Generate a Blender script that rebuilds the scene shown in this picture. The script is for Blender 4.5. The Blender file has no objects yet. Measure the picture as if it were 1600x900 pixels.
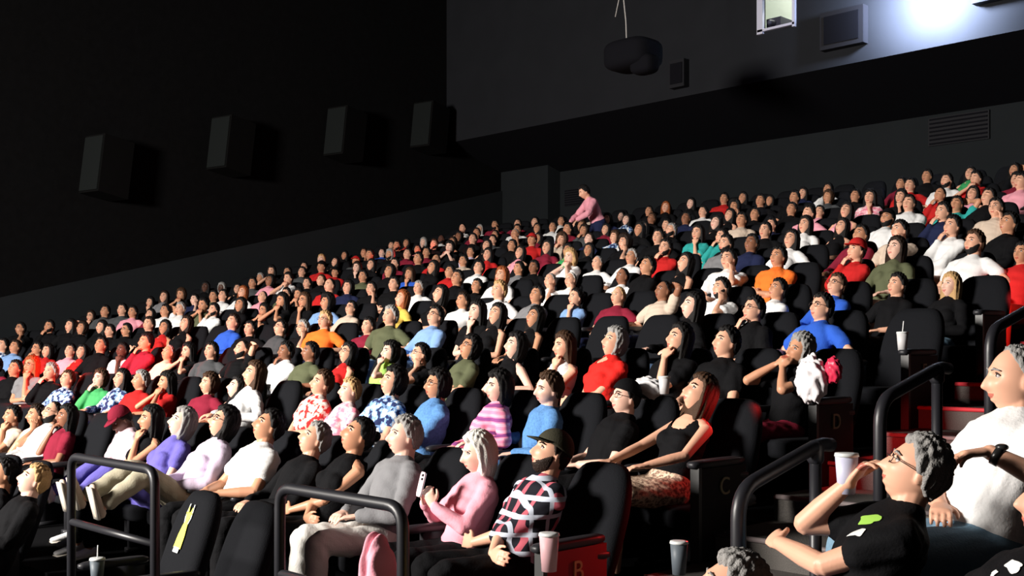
import bpy, math, random
import numpy as np
from mathutils import Vector, Matrix
PI = math.pi
random.seed(7)
np.random.seed(7)
S = bpy.context.scene
C = S.collection

# ------------------------------------------------------------------ camera
EYE = 2.2
FPX = 1750.0
ANG = math.radians(45.8)
FW = Vector((-math.sin(ANG), math.cos(ANG), 0))
RT = Vector((math.cos(ANG), math.sin(ANG), 0))
cam_d = bpy.data.cameras.new('camera')
cam = bpy.data.objects.new('camera', cam_d); C.objects.link(cam)
cam.location = (0, 0, EYE)
cam.rotation_euler = (PI/2, 0, ANG)
cam_d.sensor_width = 36
cam_d.lens = FPX/1600*36
cam_d.shift_y = 90/1600
cam_d.clip_start = 0.05
S.camera = cam
# ------------------------------------------------------------------ world, lights, exposure
S.view_settings.view_transform = 'Standard'
S.view_settings.look = 'None'
S.view_settings.exposure = 0.0
S.view_settings.gamma = 1
S.view_settings.use_curve_mapping = False
w = bpy.data.worlds.new('world'); S.world = w; w.use_nodes = True
w.node_tree.nodes['Background'].inputs[0].default_value = (0.55, 0.75, 1.0, 1)
w.node_tree.nodes['Background'].inputs[1].default_value = 0.012

def light(name, kind, loc, energy, color=(1, 1, 1), target=None, **kw):
    d = bpy.data.lights.new(name, kind); d.energy = energy; d.color = color
    for k, v in kw.items(): setattr(d, k, v)
    o = bpy.data.objects.new(name, d); C.objects.link(o); o.location = loc
    if target is not None:
        o.rotation_euler = (Vector(target)-Vector(loc)).to_track_quat('-Z', 'Y').to_euler()
    return o
# light thrown back by the cinema screen in front of the audience
light('screen_light', 'AREA', (-11.0, -8.5, 6.0), 4900, (1.0, 0.94, 0.87), (-11, 10, 3.0), shape='RECTANGLE', size=3.6, size_y=2.4, spread=math.radians(150))
# added spot aimed back at the booth wall, imitating the projector's glow
light('projector_glow_helper', 'SPOT', (-9.57, 19.7, 8.82), 4200, (0.62, 0.74, 1.0), (-9.57, 20.5, 8.85), shadow_soft_size=0.2, spot_size=math.radians(165), spot_blend=0.6)

# ------------------------------------------------------------------ materials
MATS = {}
def mat(name, col, rough=0.7, spec=0.3, metal=0.0, emit=None, es=0, bump=0, bscale=60, var=0):
    if name in MATS: return MATS[name]
    m = bpy.data.materials.new(name); m.use_nodes = True
    nt = m.node_tree; b = nt.nodes['Principled BSDF']
    b.inputs['Base Color'].default_value = (*col, 1)
    b.inputs['Roughness'].default_value = rough
    b.inputs['Specular IOR Level'].default_value = spec
    b.inputs['Metallic'].default_value = metal
    if emit: b.inputs['Emission Color'].default_value = (*emit, 1); b.inputs['Emission Strength'].default_value = es
    if bump or var:
        tc = nt.nodes.new('ShaderNodeTexCoord'); n = nt.nodes.new('ShaderNodeTexNoise')
        n.inputs['Scale'].default_value = bscale; n.inputs['Detail'].default_value = 3
        nt.links.new(tc.outputs['Object'], n.inputs['Vector'])
        if bump:
            bp = nt.nodes.new('ShaderNodeBump'); bp.inputs['Strength'].default_value = bump; bp.inputs['Distance'].default_value = 0.01
            nt.links.new(n.outputs['Fac'], bp.inputs['Height']); nt.links.new(bp.outputs['Normal'], b.inputs['Normal'])
        if var:
            r = nt.nodes.new('ShaderNodeMapRange'); r.inputs[3].default_value = 1-var; r.inputs[4].default_value = 1+var
            mx = nt.nodes.new('ShaderNodeMix'); mx.data_type = 'RGBA'; mx.blend_type = 'MULTIPLY'; mx.inputs[0].default_value = 1
            mx.inputs[6].default_value = (*col, 1)
            nt.links.new(n.outputs['Fac'], r.inputs[0]); nt.links.new(r.outputs[0], mx.inputs[7]); nt.links.new(mx.outputs[2], b.inputs['Base Color'])
    MATS[name] = m
    return m

def pattern(name, kind, cols, scale=12):
    if name in MATS: return MATS[name]
    m = mat(name, cols[0], 0.8, 0.15); nt = m.node_tree; b = nt.nodes['Principled BSDF']
    tc = nt.nodes.new('ShaderNodeTexCoord')
    def ramp(src, stops):
        r = nt.nodes.new('ShaderNodeValToRGB'); r.color_ramp.interpolation = 'CONSTANT'
        e = r.color_ramp.elements
        while len(e) < len(stops): e.new(0.5)
        for el, (p, c) in zip(e, stops): el.position = p; el.color = (*c, 1)
        nt.links.new(src, r.inputs[0]); return r
    def wave(direction, sc, dist=0.0):
        n = nt.nodes.new('ShaderNodeTexWave'); n.bands_direction = direction; n.inputs['Scale'].default_value = sc
        n.inputs['Distortion'].default_value = dist
        nt.links.new(tc.outputs['Object'], n.inputs['Vector']); return n
    if kind == 'floral':
        n = nt.nodes.new('ShaderNodeTexVoronoi'); n.inputs['Scale'].default_value = scale
        nz = nt.nodes.new('ShaderNodeTexNoise'); nz.inputs['Scale'].default_value = scale*0.8; nz.inputs['Detail'].default_value = 2
        nt.links.new(tc.outputs['Object'], nz.inputs['Vector'])
        nt.links.new(nz.outputs['Color'], n.inputs['Vector'])
        n.inputs['Scale'].default_value = 6
        k = len(cols)
        r = ramp(nz.outputs['Fac'], [(0.0 if i == 0 else 0.36+0.28*i/k, c) for i, c in enumerate(cols)])
        nt.links.new(r.outputs[0], b.inputs['Base Color'])
    elif kind == 'stripe':
        wv = wave('Z', scale, 1.5)
        r = ramp(wv.outputs['Fac'], [(i/len(cols), c) for i, c in enumerate(cols)])
        nt.links.new(r.outputs[0], b.inputs['Base Color'])
    elif kind == 'plaid':
        w1 = wave('Z', scale, 0.6); w2 = wave('X', scale, 0.6); w3 = wave('Y', scale, 0.6)
        r1 = ramp(w1.outputs['Fac'], [(0, cols[0]), (0.83, cols[1])])
        r2 = ramp(w2.outputs['Fac'], [(0, cols[0]), (0.80, cols[2])])
        r3 = ramp(w3.outputs['Fac'], [(0, cols[0]), (0.88, cols[1])])
        a = nt.nodes.new('ShaderNodeMix'); a.data_type = 'RGBA'; a.blend_type = 'LIGHTEN'; a.inputs[0].default_value = 1
        c = nt.nodes.new('ShaderNodeMix'); c.data_type = 'RGBA'; c.blend_type = 'LIGHTEN'; c.inputs[0].default_value = 0.8
        nt.links.new(r1.outputs[0], a.inputs[6]); nt.links.new(r2.outputs[0], a.inputs[7])
        nt.links.new(a.outputs[2], c.inputs[6]); nt.links.new(r3.outputs[0], c.inputs[7])
        nt.links.new(c.outputs[2], b.inputs['Base Color'])
    return m

SKIN = {1: (0.88, 0.54, 0.42), 2: (0.80, 0.43, 0.29), 3: (0.60, 0.29, 0.17), 4: (0.32, 0.14, 0.08), 5: (0.12, 0.055, 0.038)}
def objcol(name, rough, spec, mul=(1, 1, 1), bump=0, bscale=60, var=0):
    # one shared material whose colour is each object's own colour
    if name in MATS: return MATS[name]
    m = mat(name, (1, 1, 1), rough, spec, bump=bump, bscale=bscale, var=var); nt = m.node_tree; b = nt.nodes['Principled BSDF']
    oi = nt.nodes.new('ShaderNodeObjectInfo'); mx = nt.nodes.new('ShaderNodeMix'); mx.data_type = 'RGBA'; mx.blend_type = 'MULTIPLY'; mx.inputs[0].default_value = 1
    nt.links.new(oi.outputs['Color'], mx.inputs[6])
    src = b.inputs['Base Color'].links[0].from_socket if b.inputs['Base Color'].links else None
    if src: nt.links.new(src, mx.inputs[7])
    else: mx.inputs[7].default_value = (*mul, 1)
    nt.links.new(mx.outputs[2], b.inputs['Base Color'])
    return m
M_SKIN = objcol('skin', 0.48, 0.4); M_LIPS = objcol('lips', 0.4, 0.4, (0.66, 0.36, 0.38))
M_HAIR = objcol('hair', 0.6, 0.22, bump=0.6, bscale=140); M_CLOTH = objcol('cloth', 0.85, 0.12, bump=0.25, bscale=90)
HAIR = {'k': (0.008, 0.007, 0.007), 'd': (0.020, 0.011, 0.007), 'b': (0.055, 0.027, 0.014), 'g': (0.30, 0.29, 0.28), 'w': (0.75, 0.72, 0.66), 'B': (0.50, 0.31, 0.14), 'R': (0.26, 0.07, 0.02)}
HNAME = {'k': 'black', 'd': 'dark brown', 'b': 'brown', 'g': 'grey', 'w': 'white', 'B': 'blond', 'R': 'auburn'}
def hair_m(k): return (M_HAIR, HAIR[k])
SH = {'k': ((0.0045, 0.0045, 0.0055), 'black'), 'w': ((0.80, 0.80, 0.80), 'white'), 'g': ((0.20, 0.20, 0.21), 'grey'), 'n': ((0.015, 0.02, 0.06), 'navy'),
      'b': ((0.22, 0.37, 0.66), 'light blue'), 'u': ((0.03, 0.11, 0.55), 'royal blue'), 'p': ((0.85, 0.36, 0.44), 'pink'), 'r': ((0.50, 0.018, 0.018), 'red'),
      'm': ((0.22, 0.015, 0.035), 'maroon'), 'o': ((0.90, 0.19, 0.03), 'orange'), 'y': ((0.72, 0.50, 0.10), 'yellow'), 'G': ((0.05, 0.36, 0.12), 'green'),
      't': ((0.62, 0.50, 0.40), 'tan'), 'v': ((0.14, 0.12, 0.45), 'purple'), 'l': ((0.62, 0.52, 0.66), 'lilac'), 'c': ((0.03, 0.35, 0.33), 'teal'),
      'L': ((0.36, 0.62, 0.14), 'lime green'), 'O': ((0.10, 0.11, 0.06), 'olive'), 'C': ((0.045, 0.042, 0.028), 'dark olive'), 'e': ((0.07, 0.075, 0.08), 'charcoal'),
      'x': (None, 'blue floral'), 'X': (None, 'red floral'), 'P': (None, 'pink striped'), 'F': (None, 'pink floral'), 'K': (None, 'plaid')}
def shirt_m(k):
    if k == 'x': return pattern('cloth_blue_floral', 'floral', [(0.02, 0.03, 0.10), (0.20, 0.35, 0.60), (0.75, 0.75, 0.75)], 22)
    if k == 'X': return pattern('cloth_red_floral', 'floral', [(0.55, 0.03, 0.03), (0.75, 0.45, 0.40), (0.80, 0.75, 0.70)], 24)
    if k == 'F': return pattern('cloth_pink_floral', 'floral', [(0.85, 0.25, 0.35), (0.88, 0.45, 0.52), (0.9, 0.75, 0.75)], 24)
    if k == 'P': return pattern('cloth_pink_stripe', 'stripe', [(0.25, 0.06, 0.22), (0.85, 0.24, 0.38), (0.85, 0.28, 0.42), (0.85, 0.50, 0.60), (0.85, 0.30, 0.44), (0.85, 0.42, 0.52), (0.80, 0.24, 0.38)], 3.2)
    if k == 'K': return pattern('cloth_plaid', 'plaid', [(0.012, 0.012, 0.018), (0.55, 0.60, 0.70), (0.55, 0.12, 0.16)], 3.4)
    return (M_CLOTH, SH[k][0])
def cloth_mat(k): return mat('cloth_'+SH[k][1].replace(' ', '_'), SH[k][0], 0.85, 0.12, bump=0.25, bscale=90)

# ------------------------------------------------------------------ mesh helpers
class MB:
    def __init__(s): s.v = []; s.f = []; s.m = []; s.n = 0
    def add(s, v, f, mi=0):
        v = np.asarray(v, float).reshape(-1, 3); o = s.n
        s.v.append(v); s.f += [tuple(i+o for i in q) for q in f]; s.m += [mi]*len(f); s.n += len(v)
    def mesh(s, name, mats=(), smooth=True):
        me = bpy.data.meshes.new(name)
        me.from_pydata(np.concatenate(s.v).tolist(), [], s.f)
        for m in mats: me.materials.append(m)
        me.polygons.foreach_set('material_index', s.m)
        me.polygons.foreach_set('use_smooth', [smooth]*len(s.f)); me.update()
        return me

def V(*a): return np.array(a, float)
def nrm(v):
    v = np.asarray(v, float); return v/(np.linalg.norm(v)+1e-12)

def tube(mb, pts, rad, hint=(1, 0, 0), ring=14, mi=0, cap=0.75):
    """closed tube through pts; rad = list of r or (rx, ry); rx along hint"""
    pts = [np.asarray(p, float) for p in pts]
    rad = [(r, r) if not isinstance(r, (tuple, list)) else r for r in rad]
    n = len(pts); P = []; 
    tg = [nrm((pts[min(i+1, n-1)]-pts[max(i-1, 0)])) for i in range(n)]
    rings = []
    def frame(t):
        h = np.asarray(hint, float)
        if abs(np.dot(h, t)) > 0.93: h = V(0, 0.3, 1) if abs(t[2]) < 0.8 else V(0, 1, 0)
        x = nrm(h-np.dot(h, t)*t); y = np.cross(t, x); return x, y
    a = np.linspace(0, 2*PI, ring, endpoint=False)
    def ringat(c, t, rx, ry):
        x, y = frame(t); return c+np.outer(np.cos(a)*rx, x)+np.outer(np.sin(a)*ry, y)
    seq = []
    r0 = rad[0]; m0 = min(r0)*cap
    seq.append(ringat(pts[0]-tg[0]*m0*0.75, tg[0], r0[0]*0.62, r0[1]*0.62))
    for i in range(n): seq.append(ringat(pts[i], tg[i], *rad[i]))
    r1 = rad[-1]; m1 = min(r1)*cap
    seq.append(ringat(pts[-1]+tg[-1]*m1*0.75, tg[-1], r1[0]*0.62, r1[1]*0.62))
    v = np.concatenate(seq+[np.array([pts[0]-tg[0]*m0, pts[-1]+tg[-1]*m1])])
    k = len(seq); f = []
    for i in range(k-1):
        for j in range(ring):
            j2 = (j+1) % ring; f.append((i*ring+j, i*ring+j2, (i+1)*ring+j2, (i+1)*ring+j))
    for j in range(ring):
        j2 = (j+1) % ring
        f.append((k*ring, j2, j)); f.append((k*ring+1, (k-1)*ring+j, (k-1)*ring+j2))
    mb.add(v, f, mi)

def ellipsoid(mb, c, r, R=None, nu=20, nv=14, mi=0, fn=None):
    v = []; f = []
    th = np.linspace(0, PI, nv+1)[1:-1]; ph = np.linspace(0, 2*PI, nu, endpoint=False)
    T, Ph = np.meshgrid(th, ph, indexing='ij')
    u = np.stack([np.sin(T)*np.sin(Ph), -np.sin(T)*np.cos(Ph), np.cos(T)], -1).reshape(-1, 3)
    u = np.concatenate([u, [[0, 0, 1], [0, 0, -1]]])
    p = fn(u) if fn else u*np.asarray(r, float)
    if R is not None: p = p @ np.asarray(R).T
    p = p+np.asarray(c, float)
    k = len(th)
    for i in range(k-1):
        for j in range(nu):
            j2 = (j+1) % nu; f.append((i*nu+j, (i+1)*nu+j, (i+1)*nu+j2, i*nu+j2))
    for j in range(nu):
        j2 = (j+1) % nu; f.append((k*nu, j, j2)); f.append((k*nu+1, (k-1)*nu+j2, (k-1)*nu+j))
    mb.add(p, f, mi)

def box(mb, c, s, R=None, mi=0):
    c = np.asarray(c, float); s = np.asarray(s, float)/2
    v = np.array([[x, y, z] for x in (-1, 1) for y in (-1, 1) for z in (-1, 1)], float)*s
    if R is not None: v = v @ np.asarray(R).T
    mb.add(v+c, [(0, 1, 3, 2), (4, 6, 7, 5), (0, 4, 5, 1), (2, 3, 7, 6), (0, 2, 6, 4), (1, 5, 7, 3)], mi)

def pipe(mb, pts, r, fillet=0.08, ring=12, mi=0):
    pts = [V(*p) for p in pts]; out = [pts[0]]
    for i in range(1, len(pts)-1):
        a, b, c = pts[i-1], pts[i], pts[i+1]
        d1 = min(fillet, np.linalg.norm(a-b)/2); d2 = min(fillet, np.linalg.norm(c-b)/2)
        p = b+nrm(a-b)*d1; q = b+nrm(c-b)*d2
        for k in range(7):
            t = k/6; out.append((1-t)**2*p+2*t*(1-t)*b+t*t*q)
    out.append(pts[-1])
    # parallel transport frame
    n = len(out); tg = [nrm(out[min(i+1, n-1)]-out[max(i-1, 0)]) for i in range(n)]
    x = nrm(np.cross(tg[0], V(0.3, 0.5, 0.81))); v = []; a = np.linspace(0, 2*PI, ring, endpoint=False)
    for i in range(n):
        x = nrm(x-np.dot(x, tg[i])*tg[i]); y = np.cross(tg[i], x)
        v.append(out[i]+r*(np.outer(np.cos(a), x)+np.outer(np.sin(a), y)))
    f = [(i*ring+j, i*ring+(j+1) % ring, (i+1)*ring+(j+1) % ring, (i+1)*ring+j) for i in range(n-1) for j in range(ring)]
    f.append(tuple(range(ring))[::-1]); f.append(tuple((n-1)*ring+j for j in range(ring)))
    mb.add(np.concatenate(v), f, mi)

def rounded(mb, c, s, r=0.03, R=None, mi=0, e=0.35, n=24):
    """superellipsoid cushion block"""
    def fn(u):
        au = np.abs(u)
        k = (au[:, 0]**(2/e)+au[:, 1]**(2/e)+au[:, 2]**(2/e))**(-e/2)
        return u*k[:, None]*np.asarray(s, float)/2
    ellipsoid(mb, c, s, R, nu=n*2, nv=n, mi=mi, fn=fn)

def link(me, name, parent=None, loc=None):
    o = bpy.data.objects.new(name, me); C.objects.link(o)
    if parent: o.parent = parent
    if loc is not None: o.location = loc
    return o
def tag(o, label, cat=None, group=None, kind=None):
    if label: o['label'] = label
    if cat: o['category'] = cat
    if group: o['group'] = group
    if kind: o['kind'] = kind
    return o
def struct(mb, name, m, smooth=False):
    o = link(mb.mesh(name, m if isinstance(m, (list, tuple)) else [m], smooth), name); o['kind'] = 'structure'; return o
def empty(name, loc, rz=0):
    o = bpy.data.objects.new(name, None); C.objects.link(o); o.location = loc; o.rotation_euler = (0, 0, rz)
    o.empty_display_size = 0.1; return o

def remesh(me, voxel, smooth=0, keep=None):
    o = bpy.data.objects.new('tmp', me); C.objects.link(o)
    m = o.modifiers.new('r', 'REMESH'); m.mode = 'VOXEL'; m.voxel_size = voxel; m.use_smooth_shade = True
    if smooth:
        s = o.modifiers.new('s', 'SMOOTH'); s.iterations = smooth; s.factor = 0.5
    dg = bpy.context.evaluated_depsgraph_get(); dg.update()
    out = bpy.data.meshes.new_from_object(o.evaluated_get(dg))
    bpy.data.objects.remove(o); bpy.data.meshes.remove(me)
    return out

def rotm(rx=0, ry=0, rz=0):
    return (Matrix.Rotation(math.radians(rz), 3, 'Z') @ Matrix.Rotation(math.radians(ry), 3, 'Y') @ Matrix.Rotation(math.radians(rx), 3, 'X'))

# ------------------------------------------------------------------ the room
def hz(y): return 0.25*y-1.8+EYE           # height of the seated heads at depth y
ROWS = [3.3+1.3*i for i in range(14)]       # head line of rows A..N
def floor_z(i): return hz(ROWS[i])-1.12
XW = -23.7; YB = 23.1; XA = -3.92
m_wall = mat('black_wall_fabric', (0.0042, 0.0042, 0.0045), 0.95, 0.05, bump=0.3, bscale=8, var=0.3)
m_dado = mat('dark_grey_wall_paint', (0.014, 0.0165, 0.0185), 0.9, 0.1, var=0.12, bscale=1.2)
m_floor = mat('dark_carpet', (0.006, 0.006, 0.007), 0.95, 0.05, bump=0.4, bscale=200)
m_step = mat('step_carpet', (0.10, 0.092, 0.085), 0.95, 0.1, bump=0.5, bscale=150, var=0.35)
m_nose = mat('step_nosing_metal', (0.16, 0.13, 0.13), 0.55, 0.4)
m_ceil = mat('black_ceiling', (0.004, 0.004, 0.005), 0.95, 0.05)
m_booth = mat('booth_wall_grey', (0.014, 0.015, 0.018), 0.85, 0.1, var=0.15, bscale=1.5)
m_soff = mat('black_soffit', (0.004, 0.004, 0.006), 0.9, 0.1)

mb = MB()
box(mb, (-8, 0.8, -0.1), (34, 7.4, 0.2))                                       # front floor
for i in range(14):
    y0 = ROWS[i]-1.12 if i else 1.6
    y1 = y0+1.3 if i else ROWS[1]-1.12
    if i == 13: y1 = YB
    z = floor_z(i)
    box(mb, ((XW-3.95)/2, (y0+y1)/2, (z-0.3)/2-0.1), (abs(XW+3.95), y1-y0, z+0.3+0.2-0.0), mi=0)
struct(mb, 'floor', [m_floor])
# aisle steps
mb = MB(); nb = []
for k in range(-5, 27):
    y = 5.5+0.65*k; z = EYE-1.09+0.1625*k
    if z < 0.03: continue
    box(mb, (-3.275, y+0.325 if k < 26 else y+0.6, z/2-0.01), (1.33, 0.65, z+0.0-0.02))
    nb.append((y, z))
struct(mb, 'floor_aisle', [m_step])
m_rnose = mat('step_nosing_red_lit', (0.45, 0.03, 0.04), 0.5, 0.4)  # red aisle light put into the colour of the upper nosings
for j, (y, z) in enumerate(nb):
    mb = MB(); pipe(mb, [(-3.93, y-0.005, z-0.028), (-2.62, y-0.005, z-0.028)], 0.016)
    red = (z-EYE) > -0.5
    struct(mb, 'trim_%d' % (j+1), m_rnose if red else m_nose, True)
# right-hand block platforms
mb = MB()
for i in range(-1, 14):
    y0 = 2.35+1.3*(i); z = 0.25*y0+EYE-2.72
    if z < 0.02: z = 0.02
    box(mb, (1.2, y0+0.65, z/2-0.05), (7.6, 1.3, z+0.1))
struct(mb, 'floor_right_block', [m_floor])
# side wall: dado follows the rake
mb = MB()
def quad(mb, a, b, c, d, mi=0, th=(0, 0, 0)):
    v = np.array([a, b, c, d], float)
    if any(th):
        w2 = v+np.array(th, float)
        mb.add(np.concatenate([v, w2]), [(0, 1, 2, 3), (7, 6, 5, 4), (0, 4, 5, 1), (1, 5, 6, 2), (2, 6, 7, 3), (3, 7, 4, 0)], mi)
    else: mb.add(v, [(0, 1, 2, 3)], mi)
def dz(y): return 0.25*y-1.13+EYE
quad(mb, (XW+0.06, -3, -0.2), (XW+0.06, YB, -0.2), (XW+0.06, YB, dz(YB)), (XW+0.06, -3, dz(-3)+0.0), 0, (-0.3, 0, 0))
struct(mb, 'wall_left_lower', m_dado)
mb = MB()
quad(mb, (XW, -14, -0.2), (XW, YB+0.1, -0.2), (XW, YB+0.1, 14), (XW, -14, 14), 0, (-0.3, 0, 0))
struct(mb, 'wall_left', m_wall)
mb = MB(); box(mb, (-10, YB+0.15, 4), (28.5, 0.3, 8.6)); struct(mb, 'wall_back', m_dado)
# projecting pier at the corner
mb = MB(); box(mb, (XW+0.95, YB-0.25, 4), (1.9, 0.5, 8)); struct(mb, 'wall_back_pier', m_dado)
# booth front wall with a window opening, soffit below
YBO = 20.5; ZB = 7.85
WX0, WX1, WZ0, WZ1 = -13.5, -12.6, 8.89, 10.1
mb = MB()
def bw(x0, x1, z0, z1): box(mb, ((x0+x1)/2, YBO+0.125, (z0+z1)/2), (x1-x0, 0.25, z1-z0))
bw(XW, WX0, ZB, 14); bw(WX1, 4, ZB, 14); bw(WX0, WX1, ZB, WZ0); bw(WX0, WX1, WZ1, 14)
struct(mb, 'wall_booth', m_booth)
mb = MB(); quad(mb, (XW, YBO+0.01, ZB), (4, YBO+0.01, ZB), (4, YB, 7.12), (XW, YB, 7.12), 0, (0, 0, 0.12)); struct(mb, 'ceiling_soffit', m_soff)
mb = MB(); box(mb, (-10, 5, 14.1), (28, 38, 0.2)); struct(mb, 'ceiling', m_ceil)
mb = MB(); box(mb, (4.6, 8, 7), (0.3, 32, 14.4)); struct(mb, 'wall_right', m_wall)

# booth window: frame and lit interior
m_frame = mat('window_frame_paint', (0.55, 0.55, 0.66), 0.6, 0.3)
m_lit = mat('booth_room_wall', (0.55, 0.6, 0.55), 0.8, 0.1)
m_equip = mat('booth_equipment', (0.03, 0.03, 0.05), 0.5, 0.3)
mb = MB()
box(mb, (WX0+0.06, YBO-0.03, (WZ0+WZ1)/2), (0.14, 0.08, WZ1-WZ0+0.1)); box(mb, (WX1-0.02, YBO-0.03, (WZ0+WZ1)/2), (0.06, 0.08, WZ1-WZ0+0.1))
box(mb, ((WX0+WX1)/2, YBO-0.03, WZ0+0.02), (0.9, 0.08, 0.05)); box(mb, ((WX0+WX1)/2, YBO-0.03, WZ1), (0.9, 0.08, 0.06))
struct(mb, 'window_1', m_frame)
mb = MB()
for c, s in (((-13.05, 22.3, 9.4), (3.4, 0.1, 2.6)), ((-14.8, 21.5, 9.4), (0.1, 1.6, 2.6)), ((-11.3, 21.5, 9.4), (0.1, 1.6, 2.6)), ((-13.05, 21.5, 8.15), (3.4, 1.6, 0.1)), ((-13.05, 21.5, 10.7), (3.4, 1.6, 0.1))):
    box(mb, c, s)
struct(mb, 'wall_booth_room', m_lit)
light('booth_room_lamp', 'POINT', (-12.8, 21.2, 10.45), 150, (1.0, 0.97, 0.88), shadow_soft_size=0.1)
mb = MB()
box(mb, (-13.30, 21.0, 8.75), (0.35, 0.5, 0.95)); tube(mb, [(-13.3, 20.75, 9.1), (-13.3, 20.6, 9.1)], [0.07, 0.06])
box(mb, (-12.9, 21.7, 8.5), (1.0, 0.4, 0.85)); box(mb, (-12.75, 21.6, 9.02), (0.35, 0.3, 0.2))
tag(link(mb.mesh('projection_machine', [m_equip], False), 'projection_machine'), 'dark projection machine standing inside the lit booth window', 'projector')
# upper shade band in the booth window
mb = MB(); box(mb, (-13.0, 20.66, 9.72), (0.8, 0.03, 0.22)); 
tag(link(mb.mesh('window_blind', [mat('blind', (0.10, 0.15, 0.17), 0.8)], False), 'window_blind'), 'dark blue-grey roller blind pulled partly down in the booth window', 'blind')

# projector port and bright lens
pr = empty('projector', (-9.57, 20.44, 9.12)); tag(pr, 'bright projector lens shining out of the booth wall at the top right', 'projector')
mb = MB(); box(mb, (0, 0.0, 0), (0.75, 0.12, 0.6)); link(mb.mesh('port_frame', [m_frame], False), 'port_frame', pr)
mb = MB(); tube(mb, [(0, -0.02, 0), (0, -0.14, 0)], [0.2, 0.17], ring=32, cap=0.05); link(mb.mesh('lens', [mat('projector_lens', (1, 1, 1), emit=(0.85, 0.92, 1), es=60)]), 'lens', pr)
# dark cabinets / ports on the booth wall
m_box = mat('black_box_paint', (0.010, 0.010, 0.013), 0.7, 0.2)
for (x, z, sx, sz, lab) in ((-11.45, 8.55, 0.95, 0.75, 'black box on the booth wall just left of the projector glare'), (-8.35, 8.95, 0.95, 1.0, 'black box on the booth wall right of the projector glare'),
                            (-15.55, 8.35, 0.42, 0.62, 'small black box on the booth wall, lower left of the lit window')):
    b = empty('wall_box', (x, YBO-0.1, z)); tag(b, lab, 'box')
    mb = MB(); box(mb, (0, 0, 0), (sx, 0.2, sz)); link(mb.mesh('housing', [m_box], False), 'housing', b)
    mb = MB(); box(mb, (0, -0.11, 0), (sx*0.8, 0.02, sz*0.75)); link(mb.mesh('front_panel', [m_soff], False), 'front_panel', b)
# dark vents low on the back wall
for (x, z, sx, sz, lab) in ((-21.2, 6.35, 0.75, 0.45, 'dark square vent low on the back wall near the left corner'), (-10.3, 6.75, 1.3, 0.6, 'wide dark vent on the back wall above the right-hand rear rows')):
    b = empty('wall_vent', (x, YB-0.03, z)); tag(b, lab, 'vent')
    mb = MB(); box(mb, (0, 0, 0), (sx, 0.05, sz)); link(mb.mesh('backing', [m_box], False), 'backing', b)
    mb = MB()
    for k in range(7): box(mb, (0, -0.035, -sz/2+sz*(k+0.5)/7), (sx*0.95, 0.02, sz/18))
    link(mb.mesh('louvres', [m_soff], False), 'louvres', b)
# side wall speakers
m_spk = mat('speaker_cabinet', (0.003, 0.003, 0.003), 0.8, 0.1)
m_grl = mat('speaker_grille', (0.010, 0.012, 0.012), 0.9, 0.1, bump=0.4, bscale=40)
for k, (y, z) in enumerate(((10.55, 6.02), (13.55, 6.85), (16.8, 7.55), (19.6, 8.1))):
    s = empty('wall_speaker', (XW+0.36, y, z), math.radians(12)); 
    tag(s, ['black wall speaker with grey grille, leftmost of the row on the side wall', 'black wall speaker, second from the left on the side wall', 'black wall speaker, third from the left on the side wall', 'black wall speaker on the side wall nearest the back corner'][k], 'speaker', 'speakers on the left side wall')
    mb = MB(); box(mb, (0, 0, 0), (0.66, 0.75, 1.25), R=rotm(rx=-8)); link(mb.mesh('cabinet', [m_spk], False), 'cabinet', s)
    mb = MB(); box(mb, (0, -0.39, 0.05), (0.60, 0.03, 1.17), R=rotm(rx=-8)); link(mb.mesh('grille', [m_grl], False), 'grille', s)
    mb = MB(); box(mb, (-0.30, 0.1, 0.3), (0.25, 0.2, 0.5)); link(mb.mesh('bracket', [m_spk], False), 'bracket', s)
# hanging speaker cluster and its cables
hs = empty('hanging_speaker', (-13.25, 16.0, 7.55)); tag(hs, 'black speaker cluster hanging below two pale cables left of the booth window', 'speaker')
mb = MB(); rounded(mb, (0, 0, 0), (1.0, 0.8, 0.55), e=0.5); link(mb.mesh('cabinet', [m_soff]), 'cabinet', hs)
mb = MB(); rounded(mb, (0.35, -0.1, -0.25), (0.5, 0.4, 0.35), e=0.6); link(mb.mesh('horn', [m_soff]), 'horn', hs)
m_cable = mat('pale_cable', (0.40, 0.38, 0.36), 0.6)
mb = MB(); pipe(mb, [(-13.4, 16.0, 7.7), (-13.42, 16.0, 8.2), (-13.55, 16.0, 9.2), (-13.5, 16.0, 14)], 0.012); pipe(mb, [(-13.68, 16.0, 8.35), (-13.52, 16.0, 8.9), (-13.54, 16.0, 11)], 0.010)
tag(link(mb.mesh('hanging_cable', [m_cable]), 'hanging_cable'), 'pale thin cable hanging from the ceiling above the black speaker cluster', 'cable')

# ------------------------------------------------------------------ railings
m_rail = mat('black_rail_paint', (0.014, 0.014, 0.018), 0.42, 0.5)
def guard_rail(x0, x1, y, zt, lab):
    r = empty('guard_rail', (x0, y, 0)); tag(r, lab, 'railing', 'black guard rails before the front row')
    L = x1-x0
    mb = MB(); pipe(mb, [(0, 0, 0.0), (0, 0, zt), (L, 0, zt), (L, 0, 0.0)], 0.024, 0.09, 16); link(mb.mesh('frame', [m_rail]), 'frame', r)
    mb = MB(); pipe(mb, [(0.0, 0, zt-0.37), (L, 0, zt-0.37)], 0.020, 0.05, 14); link(mb.mesh('mid_bar', [m_rail]), 'mid_bar', r)
guard_rail(-6.28, -5.27, 2.63, EYE-0.625, 'black tubular guard rail at the lower left, before the upraised pale shoes')
guard_rail(-4.13, -3.29, 2.63, EYE-0.605, 'black tubular guard rail before the man in grey long sleeves')
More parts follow.
